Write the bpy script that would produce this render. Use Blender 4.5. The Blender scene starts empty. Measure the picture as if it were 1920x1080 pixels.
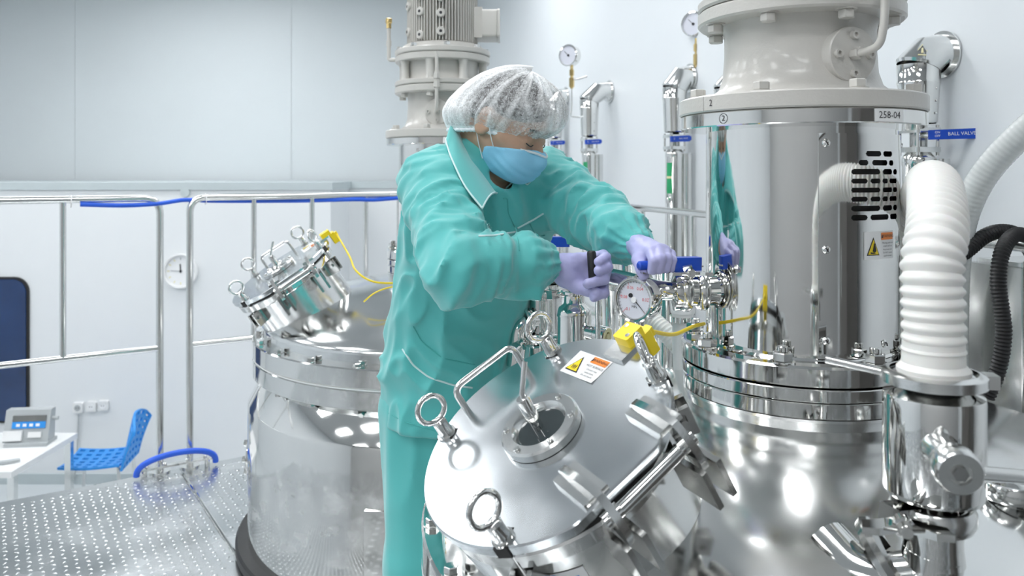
import bpy, bmesh, math, random
import numpy as np
from mathutils import Vector, Matrix
from mathutils.bvhtree import BVHTree

SC = bpy.context.scene
COL = SC.collection
PI = math.pi
RAD = math.radians

# ------------------------------------------------------------------ camera
EYE = 1.40          # height of the lens above the platform
FPX = 1500.0        # focal length in pixels of the 1920x1080 frame
HOR = 328.0         # row of the horizon
cd = bpy.data.cameras.new('camera')
cam = bpy.data.objects.new('camera', cd)
COL.objects.link(cam)
cam.location = (0, 0, EYE)
cam.rotation_euler = (PI/2, 0, 0)
cd.sensor_width = 36.0
cd.lens = 36.0*FPX/1920.0
cd.shift_y = (HOR-540.0)/1920.0
cd.clip_start = 0.02
cd.dof.use_dof = True
cd.dof.focus_distance = 1.62
cd.dof.aperture_fstop = 5.6
SC.camera = cam
# ------------------------------------------------------------------ world, exposure
w = bpy.data.worlds.new('world'); SC.world = w
w.use_nodes = True
w.node_tree.nodes['Background'].inputs[0].default_value = (.86, .93, 1, 1)
w.node_tree.nodes['Background'].inputs[1].default_value = .3
SC.view_settings.view_transform = 'Standard'
SC.view_settings.look = 'None'
SC.view_settings.gamma = 1
SC.view_settings.use_curve_mapping = False
SC.view_settings.exposure = 0.27
LAMP = 12.5          # radiance of the ceiling panels

def P(px, py, Y):
    """real point seen at pixel (px, py) at depth Y"""
    return Vector(((px-960.0)/FPX*Y, Y, EYE+(HOR-py)/FPX*Y))

# ------------------------------------------------------------------ materials
MATS = {}
def mat(name, col, metal=0.0, rough=0.5, var=0.0, vscale=8.0, bump=0.0, bscale=60.0, stretch=None,
        rvar=0.0, emit=None, alpha=None, trans=0.0, sss=0.0, coat=0.0, sheen=0.0, coords='Object', aniso=0.0):
    m = bpy.data.materials.new(name); m.use_nodes = True
    nt = m.node_tree; b = nt.nodes['Principled BSDF']
    b.inputs['Base Color'].default_value = (*col, 1)
    b.inputs['Metallic'].default_value = metal
    b.inputs['Roughness'].default_value = rough
    if trans: b.inputs['Transmission Weight'].default_value = trans
    if coat: b.inputs['Coat Weight'].default_value = coat
    if sheen: b.inputs['Sheen Weight'].default_value = sheen
    if aniso: b.inputs['Anisotropic'].default_value = aniso
    if sss:
        b.inputs['Subsurface Weight'].default_value = sss
        b.inputs['Subsurface Radius'].default_value = (.01, .004, .002)
    if alpha is not None: b.inputs['Alpha'].default_value = alpha
    if emit:
        b.inputs['Emission Color'].default_value = (*emit[0], 1)
        b.inputs['Emission Strength'].default_value = emit[1]
    if var or bump or rvar:
        tc = nt.nodes.new('ShaderNodeTexCoord'); mp = nt.nodes.new('ShaderNodeMapping')
        nt.links.new(tc.outputs[coords], mp.inputs[0])
        if stretch: mp.inputs['Scale'].default_value = stretch
        n = nt.nodes.new('ShaderNodeTexNoise'); n.inputs['Scale'].default_value = vscale
        n.inputs['Detail'].default_value = 4
        nt.links.new(mp.outputs[0], n.inputs['Vector'])
        if var:
            r = nt.nodes.new('ShaderNodeValToRGB')
            a = [max(0, c*(1-var)) for c in col]; z = [min(1, c*(1+var)) for c in col]
            r.color_ramp.elements[0].color = (*a, 1); r.color_ramp.elements[1].color = (*z, 1)
            r.color_ramp.elements[0].position = .3; r.color_ramp.elements[1].position = .7
            nt.links.new(n.outputs[0], r.inputs[0]); nt.links.new(r.outputs[0], b.inputs['Base Color'])
        if rvar:
            q = nt.nodes.new('ShaderNodeMapRange')
            q.inputs[1].default_value = .3; q.inputs[2].default_value = .7
            q.inputs[3].default_value = max(.01, rough-rvar); q.inputs[4].default_value = rough+rvar
            nt.links.new(n.outputs[0], q.inputs[0]); nt.links.new(q.outputs[0], b.inputs['Roughness'])
        if bump:
            n2 = nt.nodes.new('ShaderNodeTexNoise'); n2.inputs['Scale'].default_value = bscale
            nt.links.new(mp.outputs[0], n2.inputs['Vector'])
            bp = nt.nodes.new('ShaderNodeBump'); bp.inputs['Strength'].default_value = bump
            bp.inputs['Distance'].default_value = .002
            nt.links.new(n2.outputs[0], bp.inputs['Height']); nt.links.new(bp.outputs[0], b.inputs['Normal'])
    MATS[name] = m
    return m

mat('steel', (.80, .80, .785), 1, .07, rvar=.03, vscale=14)
mat('steel_soft', (.77, .775, .765), 1, .17, rvar=.06, vscale=9, bump=.03, bscale=220)
mat('steel_dome', (.78, .79, .785), 1, .15, rvar=.07, vscale=5, stretch=(1, 1, 4))
mat('steel_lid', (.66, .69, .71), 1, .19, rvar=.07, vscale=7, var=.04)
mat('steel_dark', (.50, .50, .49), 1, .18, rvar=.05, vscale=12)
mat('steel_plate', (.58, .60, .61), 1, .24, rvar=.07, vscale=4, var=.05)
mat('beige', (.60, .585, .55), 0, .33, bump=.25, bscale=170, var=.03, coat=.2)
mat('beige_smooth', (.61, .595, .56), 0, .35, var=.02)
mat('brass', (.72, .55, .25), 1, .25, rvar=.05)
mat('black_rubber', (.012, .012, .013), 0, .45, bump=.1)
mat('cupboard_grey', (.085, .08, .075), 0, .4, var=.05)
mat('black_gap', (.004, .004, .004), 0, .6, var=.1)  # near-black of the lid seal, and of shade painted into openings
mat('blue_handle', (.012, .075, .52), 0, .32, var=.06)
mat('blue_hose', (.02, .12, .72), 0, .35, var=.06)
mat('blue_plastic', (.03, .30, .80), 0, .4, var=.05)
mat('yellow', (.90, .68, .015), 0, .38, var=.05)
mat('white_hose', (.86, .855, .825), 0, .35, var=.02, sss=.1)
mat('clear_hose', (.80, .83, .82), 0, .22, var=.04, vscale=40, trans=.35)
mat('glass', (.9, .95, .95), 0, .03, trans=.9, var=.01)
mat('dark_glass', (.035, .045, .048), 0, .04, var=.05)
mat('wall_white', (.80, .825, .84), 0, .55, var=.012, vscale=1.5)
mat('wall_side', (.74, .775, .80), 0, .38, var=.015, vscale=1.2, bump=.03, bscale=30)
mat('wall_grey', (.74, .785, .805), 0, .5, var=.012, vscale=1.0)
mat('trim_grey', (.52, .585, .60), 0, .5, var=.02)
mat('floor_room', (.62, .66, .68), 0, .3, var=.03, vscale=2)
mat('wall_far', (.46, .46, .455), 0, .5, var=.02)
mat('ceiling', (.50, .51, .515), 0, .7, var=.01)
mat('lamp', (1, 1, 1), 0, .5, emit=((.97, .985, 1.0), LAMP))
mat('navy_glass', (.006, .035, .13), 0, .12, var=.25, vscale=2, coat=.5)
mat('paper', (.88, .89, .90), 0, .6, var=.01)
mat('sticker', (.86, .87, .87), 0, .35, var=.02)
mat('orange', (.88, .25, .03), 0, .4, var=.03)
mat('ink', (.02, .02, .025), 0, .5, var=.1)
mat('red_ink', (.70, .10, .12), 0, .5, var=.05)
mat('green_label', (.02, .36, .14), 0, .45, var=.04)
mat('cream_label', (.80, .75, .45), 0, .45, var=.03)
mat('dial', (.70, .72, .80), 0, .4, var=.02)
mat('white_plastic', (.83, .84, .84), 0, .4, var=.015)
mat('grey_plastic', (.45, .48, .49), 0, .45, var=.03)
mat('teal', (.085, .49, .475), 0, .62, var=.05, vscale=5, bump=.12, bscale=900, sheen=.45)
mat('teal_rib', (.06, .40, .38), 0, .75, var=.05, bump=.15, bscale=600, sheen=.2)
mat('piping', (.62, .80, .80), 0, .6, var=.03)
mat('skin', (.56, .35, .245), 0, .5, var=.06, vscale=30, sss=.12, bump=.05, bscale=400)
mat('hair', (.035, .03, .028), 0, .45, var=.3, vscale=60, stretch=(1, 1, 5))
mat('mask', (.27, .62, .86), 0, .75, var=.04, bump=.15, bscale=500)
mat('mask_white', (.80, .85, .88), 0, .7, var=.02)
mat('glove', (.45, .45, .74), 0, .42, var=.05, vscale=20, bump=.12, bscale=130)
mat('shoe', (.75, .77, .78), 0, .5, var=.03)

# translucent bouffant cap: thin fleece, see-through where it is one layer
def cap_material():
    m = bpy.data.materials.new('cap_fleece'); m.use_nodes = True
    nt = m.node_tree; b = nt.nodes['Principled BSDF']
    b.inputs['Base Color'].default_value = (.88, .90, .91, 1); b.inputs['Roughness'].default_value = .7
    tc = nt.nodes.new('ShaderNodeTexCoord')
    at = nt.nodes.new('ShaderNodeAttribute'); at.attribute_name = 'pleat'
    n = nt.nodes.new('ShaderNodeTexNoise'); n.inputs['Scale'].default_value = 150; n.inputs['Detail'].default_value = 6
    n.inputs['Distortion'].default_value = 1.6
    nt.links.new(tc.outputs['Object'], n.inputs['Vector'])
    mr = nt.nodes.new('ShaderNodeMapRange')
    mr.inputs[1].default_value = .36; mr.inputs[2].default_value = .70; mr.inputs[3].default_value = .05; mr.inputs[4].default_value = .50
    nt.links.new(n.outputs[0], mr.inputs[0])
    ad = nt.nodes.new('ShaderNodeMath'); ad.operation = 'ADD'; ad.use_clamp = True
    nt.links.new(mr.outputs[0], ad.inputs[0]); nt.links.new(at.outputs['Fac'], ad.inputs[1])
    nt.links.new(ad.outputs[0], b.inputs['Alpha'])
    MATS['cap_fleece'] = m
cap_material()

# ------------------------------------------------------------------ mesh helpers
def frame(o, z, xh=None):
    """matrix with origin o, local z along z, local x close to xh"""
    z = Vector(z).normalized()
    xh = Vector(xh) if xh is not None else (Vector((1, 0, 0)) if abs(z.x) < .9 else Vector((0, 1, 0)))
    y = z.cross(xh).normalized(); x = y.cross(z).normalized()
    m = Matrix(((x.x, y.x, z.x, o[0]), (x.y, y.y, z.y, o[1]), (x.z, y.z, z.z, o[2]), (0, 0, 0, 1)))
    return m
ID = Matrix.Identity(4)

class MB:
    def __init__(s): s.v = []; s.f = []
    def add(s, vs, fs, M=None):
        k = len(s.v)
        s.v += [tuple((M @ Vector(p)) if M is not None else p) for p in vs]
        s.f += [tuple(i+k for i in f) for f in fs]
        return s
    def box(s, lo, hi, M=None):
        (a, b, c), (d, e, g) = lo, hi
        vs = [(a,b,c),(d,b,c),(d,e,c),(a,e,c),(a,b,g),(d,b,g),(d,e,g),(a,e,g)]
        return s.add(vs, [(0,3,2,1),(4,5,6,7),(0,1,5,4),(1,2,6,5),(2,3,7,6),(3,0,4,7)], M)
    def rbox(s, lo, hi, r, M=None, n=4):
        """box with rounded vertical edges"""
        (a, b, c), (d, e, g) = lo, hi
        r = min(r, (d-a)/2*.99, (e-b)/2*.99)
        pts = []
        for cx, cy, t0 in ((d-r, e-r, 0), (a+r, e-r, PI/2), (a+r, b+r, PI), (d-r, b+r, 1.5*PI)):
            for i in range(n+1):
                t = t0+PI/2*i/n; pts.append((cx+r*math.cos(t), cy+r*math.sin(t)))
        return s.prism(pts, c, g, M)
    def prism(s, pts, z0, z1, M=None, bev=0.0):
        n = len(pts)
        if bev:
            cx = sum(p[0] for p in pts)/n; cy = sum(p[1] for p in pts)/n
            def ins(p):
                d = math.hypot(p[0]-cx, p[1]-cy) or 1; k = max(0, 1-bev/d)
                return (cx+(p[0]-cx)*k, cy+(p[1]-cy)*k)
            ip = [ins(p) for p in pts]
            vs = [(*p, z0) for p in ip]+[(*p, z0+bev) for p in pts]+[(*p, z1-bev) for p in pts]+[(*p, z1) for p in ip]
            fs = [tuple(range(n-1, -1, -1)), tuple(range(3*n, 4*n))]
            for k in range(3):
                fs += [(k*n+i, k*n+(i+1) % n, (k+1)*n+(i+1) % n, (k+1)*n+i) for i in range(n)]
        else:
            vs = [(*p, z0) for p in pts]+[(*p, z1) for p in pts]
            fs = [tuple(range(n-1, -1, -1)), tuple(range(n, 2*n))]
            fs += [(i, (i+1) % n, n+(i+1) % n, n+i) for i in range(n)]
        return s.add(vs, fs, M)
    def lathe(s, prof, seg=48, M=None, a0=0.0, a1=None, closed=False):
        """prof: list of (r, z) from bottom to top on the outside"""
        full = a1 is None
        a1 = 2*PI if full else a1
        n = seg if full else seg+1
        vs = []; 
        for r, z in prof:
            for i in range(n):
                t = a0+(a1-a0)*i/seg; vs.append((r*math.cos(t), r*math.sin(t), z))
        fs = []
        m = len(prof)
        for j in range(m if closed else m-1):
            j2 = (j+1) % m
            for i in range(seg):
                i2 = (i+1) % n if full else i+1
                fs.append((j*n+i, j*n+i2, j2*n+i2, j2*n+i))
        if not full and closed:
            fs.append(tuple(j*n for j in range(m))); fs.append(tuple(j*n+n-1 for j in range(m-1, -1, -1)))
        return s.add(vs, fs, M)
    def disc(s, r, z0, z1, seg=32, M=None, bev=0.0):
        b = bev
        pr = [(0.0001, z0), (r-b, z0), (r, z0+b), (r, z1-b), (r-b, z1), (0.0001, z1)] if b else [(0.0001, z0), (r, z0), (r, z1), (0.0001, z1)]
        return s.lathe(pr, seg, M)
    def ring(s, r0, r1, z0, z1, seg=48, M=None, bev=0.0):
        b = bev
        pr = [(r0, z0), (r1-b, z0), (r1, z0+b), (r1, z1-b), (r1-b, z1), (r0, z1)] if b else [(r0, z0), (r1, z0), (r1, z1), (r0, z1)]
        return s.lathe(pr, seg, M, closed=True)
    def torus(s, R, r, seg=28, rs=10, M=None):
        pr = [(R+r*math.cos(2*PI*k/rs), r*math.sin(2*PI*k/rs)) for k in range(rs)]
        return s.lathe(pr, seg, M, closed=True)
    def hexa(s, r, z0, z1, M=None, a=0.0, bev=0.0):
        return s.prism([(r*math.cos(a+PI/3*i), r*math.sin(a+PI/3*i)) for i in range(6)], z0, z1, M, bev)
    def tube(s, pts, rad, seg=14, cap=True, M=None):
        pts = [Vector(p) for p in pts]; n = len(pts)
        rads = rad if isinstance(rad, (list, tuple)) else [rad]*n
        tg = []
        for i in range(n):
            d = (pts[min(i+1, n-1)]-pts[max(i-1, 0)])
            tg.append(d.normalized() if d.length > 1e-9 else Vector((0, 0, 1)))
        u = tg[0].orthogonal().normalized()
        vs = []
        for i in range(n):
            u = (u-tg[i]*u.dot(tg[i]))
            u = u.normalized() if u.length > 1e-6 else tg[i].orthogonal().normalized()
            w_ = tg[i].cross(u)
            for k in range(seg):
                t = 2*PI*k/seg
                vs.append(tuple(pts[i]+(u*math.cos(t)+w_*math.sin(t))*rads[i]))
        fs = []
        for i in range(n-1):
            for k in range(seg):
                fs.append((i*seg+k, i*seg+(k+1) % seg, (i+1)*seg+(k+1) % seg, (i+1)*seg+k))
        if cap:
            fs.append(tuple(range(seg-1, -1, -1))); fs.append(tuple((n-1)*seg+k for k in range(seg)))
        return s.add(vs, fs, M)
    def mesh(s, name='m', ang=38):
        me = bpy.data.meshes.new(name)
        me.from_pydata(s.v, [], s.f)
        me.validate()
        bm = bmesh.new(); bm.from_mesh(me)
        bmesh.ops.recalc_face_normals(bm, faces=bm.faces)
        bm.to_mesh(me); bm.free()
        if ang is not None:
            me.shade_smooth(); me.set_sharp_from_angle(angle=RAD(ang))
        return me
    def build(s, name, m, parent=None, world=False, ang=38):
        return link(name, s.mesh(name, ang), m, parent, world)

def link(name, me, m, parent=None, world=False, loc=None):
    o = bpy.data.objects.new(name, me)
    COL.objects.link(o)
    if m is not None and not len(me.materials): me.materials.append(MATS[m] if isinstance(m, str) else m)
    if parent is not None:
        o.parent = parent
        if world: o.matrix_parent_inverse = wmat(parent).inverted()
    if loc is not None: o.location = loc
    return o
def wmat(o):
    m = Matrix.Translation(o.location) @ o.rotation_euler.to_matrix().to_4x4()
    if o.parent is not None: m = wmat(o.parent) @ o.matrix_parent_inverse @ m
    return m
def place(name, me, m, parent, M):
    """a copy of a shared mesh, placed with a matrix in the parent's space"""
    o = link(name, me, m, parent)
    lo, q, sc = M.decompose()
    o.location = lo; o.rotation_euler = q.to_euler()
    return o
def tag(o, label=None, cat=None, group=None, kind=None):
    if label: o['label'] = label
    if cat: o['category'] = cat
    if group: o['group'] = group
    if kind: o['kind'] = kind
    return o
def thing(name, loc, label, cat, group=None, rz=0.0):
    o = bpy.data.objects.new(name, None); COL.objects.link(o)
    o.empty_display_size = .05
    o.location = loc; o.rotation_euler = (0, 0, rz)
    return tag(o, label, cat, group)
def struct(name, mb, m, label=None):
    o = mb.build(name, m); o['kind'] = 'structure'
    if label: o['label'] = label
    return o

def smooth_path(pts, n=8, closed=False):
    """Catmull-Rom through the points"""
    pts = [Vector(p) for p in pts]; out = []
    N = len(pts)
    for i in range(N-1):
        p0 = pts[max(i-1, 0)]; p1 = pts[i]; p2 = pts[i+1]; p3 = pts[min(i+2, N-1)]
        for k in range(n):
            t = k/n
            out.append(.5*((2*p1)+(p2-p0)*t+(2*p0-5*p1+4*p2-p3)*t*t+(3*p1-p0-3*p2+p3)*t**3))
    out.append(pts[-1])
    return out
def resample(pts, step):
    pts = [Vector(p) for p in pts]
    L = [0.0]
    for a, b in zip(pts, pts[1:]): L.append(L[-1]+(b-a).length)
    n = max(2, int(L[-1]/step)+1); out = []; j = 0
    for i in range(n):
        d = L[-1]*i/(n-1)
        while j < len(L)-2 and L[j+1] < d: j += 1
        t = (d-L[j])/max(1e-9, L[j+1]-L[j]); out.append(pts[j].lerp(pts[j+1], min(1, t)))
    return out
def bend_path(pts, r, n=6):
    """polyline with rounded corners"""
    pts = [Vector(p) for p in pts]; out = [pts[0]]
    for i in range(1, len(pts)-1):
        a, b, c = pts[i-1], pts[i], pts[i+1]
        u = (a-b); v = (c-b); rr = min(r, u.length*.49, v.length*.49)
        p = b+u.normalized()*rr; q = b+v.normalized()*rr
        for k in range(n+1):
            t = k/n; out.append((1-t)**2*p+2*(1-t)*t*b+t*t*q)
    out.append(pts[-1]); return out
def corrugated(mb, pts, r, pitch, depth, seg=22, per=6, sharp=1.0):
    L = resample(pts, pitch/per)
    rads = []
    for i in range(len(L)):
        c = .5+.5*math.cos(2*PI*i/per)
        rads.append(r-depth*(1-c**sharp))
    return mb.tube(L, rads, seg)

TXT = {}
def text_geo(s, size):
    c = bpy.data.curves.new('t', 'FONT'); c.body = s; c.size = size; c.align_x = 'CENTER'; c.align_y = 'CENTER'
    c.resolution_u = 2
    o = bpy.data.objects.new('t', c); COL.objects.link(o)
    dg = bpy.context.evaluated_depsgraph_get(); dg.update()
    me = bpy.data.meshes.new_from_object(o.evaluated_get(dg))
    vs = [(v.co.x, v.co.y) for v in me.vertices]; fs = [tuple(p.vertices) for p in me.polygons]
    bpy.data.objects.remove(o); bpy.data.curves.remove(c); bpy.data.meshes.remove(me)
    return vs, fs
def text(name, s, size, fn, m, parent, world=False):
    """lettering laid on a surface: fn(u, v) -> point"""
    vs, fs = text_geo(s, size)
    mb = MB(); mb.add([tuple(fn(u, v)) for u, v in vs], fs)
    me = bpy.data.meshes.new(name); me.from_pydata(mb.v, [], mb.f)
    return link(name, me, m, parent, world)
def flat(M, lift=.0006):
    return lambda u, v: M @ Vector((u, v, lift))
def cyl(R, a_c, z_c, lift=.0006):
    """print on a cylinder about the local z axis, reading left to right from outside"""
    return lambda u, v: Vector(((R+lift)*math.cos(a_c+u/R), (R+lift)*math.sin(a_c+u/R), z_c+v))
def patch(name, w_, h, fn, m, parent, nu=10, nv=2, world=False, cx=0, cy=0):
    mb = MB()
    vs = [tuple(fn(cx+w_*(i/nu-.5), cy+h*(j/nv-.5))) for j in range(nv+1) for i in range(nu+1)]
    fs = [(j*(nu+1)+i, j*(nu+1)+i+1, (j+1)*(nu+1)+i+1, (j+1)*(nu+1)+i) for j in range(nv) for i in range(nu)]
    me = bpy.data.meshes.new(name); me.from_pydata(vs, [], fs); me.shade_smooth()
    return link(name, me, m, parent, world)
def poly(name, pts, fn, m, parent, world=False):
    me = bpy.data.meshes.new(name); me.from_pydata([tuple(fn(*p)) for p in pts], [], [tuple(range(len(pts)))])
    return link(name, me, m, parent, world)

# hexagon bolts shared by all flanges
def bolt_mesh(r, h, nut=False):
    mb = MB()
    mb.disc(r*1.25, 0, h*.12, 20)
    mb.hexa(r, h*.12, h, bev=r*.12)
    if nut: mb.disc(r*.55, h, h*1.55, 14, bev=r*.08)
    return mb.mesh('bolt')
BOLT_S = bolt_mesh(.0125, .014); BOLT_M = bolt_mesh(.0145, .017); BOLT_N = bolt_mesh(.0175, .018, True)
#@@STRUCTURE
# ------------------------------------------------------------------ the room
FLR = -1.30          # hall floor below the platform
CEIL = 3.8
def rw(Y): return .95-.26*(Y-4.2)          # face of the right wall
RWD = Vector((-.26, 1, 0)).normalized()    # along the right wall, away from the camera
RWN = Vector((-1, -.26, 0)).normalized()   # out of the right wall
BK = 9.5
RAIL0 = Vector((-2.19, 3.42, 0)); RAILD = Vector((.836, .548, 0)).normalized()
def on_rail(t, z=0.0): return RAIL0+RAILD*t+Vector((0, 0, z))
def t_at(px):
    k = (px-960)/FPX
    return (k*RAIL0.y-RAIL0.x)/(RAILD.x-k*RAILD.y)

mb = MB(); mb.box((-8, -5, FLR-.1), (4, 10, FLR)); struct('floor', mb, 'floor_room', 'pale grey hall floor below the platform')
mb = MB(); mb.box((-8, -5, CEIL), (4, 10, CEIL+.1)); struct('ceiling', mb, 'ceiling')
mb = MB(); mb.prism([(rw(-5), -5), (rw(BK+.2), BK+.2), (rw(BK+.2)+.15, BK+.2), (rw(-5)+.15, -5)][::-1], FLR, CEIL)
struct('wall_right', mb, 'wall_side', 'pale grey-white wall carrying the insulated pipes')
wb = MB().box((-8, BK+.012, FLR), (rw(BK)+.02, BK+.15, CEIL)).build('wall_back', 'trim_grey'); wb['kind'] = 'structure'
wb['label'] = 'tall blue-grey panelled wall above the white partition'
xs = [-8, -5.19, -2.62, rw(BK)+.02]
for a, b in zip(xs, xs[1:]):
    MB().box((a+.002, BK, FLR), (b-.002, BK+.012, CEIL)).build('panel', 'wall_grey', wb)
mb = MB(); mb.box((-8.15, -5, FLR), (-8, 10, CEIL)); struct('wall_left', mb, 'wall_side')
mb = MB(); mb.box((-8, -5.15, FLR), (4, -5, CEIL)); struct('wall_front', mb, 'wall_far')
# low white partition (roof slab at eye level) with its grey edge band
PB = 7.0; PBX = -1.587
part = MB().prism([(-8, PB), (PBX, PB), (PBX, 7.8), (rw(7.8), 7.8), (rw(9.4), 9.4), (-8, 9.4)], FLR, 1.27)
struct('wall_partition', part, 'wall_white', 'bright white lower partition wall with clock and sockets')
mb = MB().prism([(-8, PB-.02), (PBX+.02, PB-.02), (PBX+.02, 7.78), (rw(7.78), 7.78), (rw(9.4), 9.4), (-8, 9.4)], 1.27, 1.335)
struct('trim_1', mb, 'trim_grey', 'grey edge band along the top of the white partition')
mb = MB().box((-8, PB-.02, FLR), (PBX, PB, FLR+.09)); struct('baseboard_back', mb, 'trim_grey')
# platform of chequer plate
tB = 3.417
pB = on_rail(tB)
pA = on_rail(-2.2)
plat = MB().prism([(pA.x, -3), (rw(-3), -3), (rw(pB.y)-.0, pB.y), (pB.x, pB.y), (pA.x, pA.y)], -.06, 0)
pl = struct('floor_platform', plat, 'steel_plate', 'stainless chequer plate platform')
# raised tread bars of the chequer plate
A1 = Vector((-.277, 3.2, 0)); A2 = Vector((.555, 1.55, 0))
tv = []; tf = []
nrm = Vector((-RAILD.y, RAILD.x, 0))
pit = .036
ca, sa = math.cos(PI/4), math.sin(PI/4)
for i in range(-60, 110):
    for j in range(-150, 0):
        c = RAIL0+RAILD*(i*pit+.01)+nrm*(j*pit-.07+pit)
        if c.y < -.4 or c.y > 5 or c.x > rw(c.y)-.1 or c.x < -3.2: continue
        if (c-A1).length < .80 or (c-A2).length < .76: continue
        tt = (c-RAIL0).dot(RAILD)
        if abs(tt-.72) < .022: continue
        s_ = 1 if (i+j) % 2 else -1
        d = (RAILD*ca+nrm*sa*s_); e = Vector((-d.y, d.x, 0))
        L, W, H = .0135, .0045, .0022
        k = len(tv)
        for q, wq, z in ((d*-L, 0, .0), (e*W, 0, .0), (d*L, 0, 0), (e*-W, 0, 0), (d*-L*.5, 0, H), (d*L*.5, 0, H)):
            p = c+q; tv.append((p.x, p.y, z))
        tf += [(k, k+4, k+1), (k+1, k+4, k+5), (k+1, k+5, k+2), (k+2, k+5, k+3), (k+3, k+5, k+4), (k+3, k+4, k)]
me = bpy.data.meshes.new('tread'); me.from_pydata(tv, [], tf); me.shade_smooth()
tr = link('tread_pattern', me, 'steel_plate', pl); tr['kind'] = 'stuff'
tr['label'] = 'raised tread bars of the chequer plate'
# edge strips and the rod-like seam across the plate
a = on_rail(-2.2)-nrm*.045; b = on_rail(tB-.2)-nrm*.045
MB().tube([tuple(on_rail(.72)-nrm*.07+Vector((0, 0, .002))), tuple(on_rail(.72)-nrm*3.0+Vector((0, 0, .002)))], .0075, 8).build('seam_strip', 'steel', pl)

# ceiling lamp panels: the light of the place
k = 0
for X in (-5.6, -3.3, -.45):
    for Y in (-3.2, -.9, 1.4, 3.7, 6.0, 7.7):
        if X+.7 > rw(Y) or (Y > 7 and X != -3.3): continue  # the lone panel of the last row is added to brighten the back wall
        t = thing('ceiling_light', (X, Y, CEIL), 'flat white LED ceiling panel over the hall', 'ceiling light', 'LED panels in the hall ceiling')
        MB().box((-.62, -.32, -.045), (-.60, .32, 0)).box((.60, -.32, -.045), (.62, .32, 0)).box((-.60, -.32, -.045), (.60, -.30, 0)).box((-.60, .30, -.045), (.60, .32, 0)).build('frame', 'white_plastic', t)
        MB().box((-.60, -.30, -.035), (.60, .30, -.015)).build('diffuser', 'lamp', t)
# ------------------------------------------------------------------ vessels
def eyebolt(par, M, hg=.0, ringang=0.0):
    """lid swing bolt: ring, nut barrel and shank; M: frame on the lid, z outwards"""
    e = MB().ring(.0085, .016, 0, .003, 20, M).lathe([(.0001, .003), (.0125, .003), (.0125, .008), (.0115, .010), (.0115, .028), (.009, .031), (.0001, .031)], 20, M).build('eye_bolt', 'steel', par)
    R = M @ Matrix.Translation((0, 0, .053)) @ Matrix.Rotation(ringang, 4, 'Z') @ Matrix.Rotation(PI/2, 4, 'X')
    MB().torus(.0225, .0047, 32, 10, R).build('ring', 'steel', e)
    MB().tube([M @ Vector((0, 0, -.075)), M @ Vector((0, 0, .003))], .0065, 12).build('shank', 'steel_dark', e)
    return e

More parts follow.
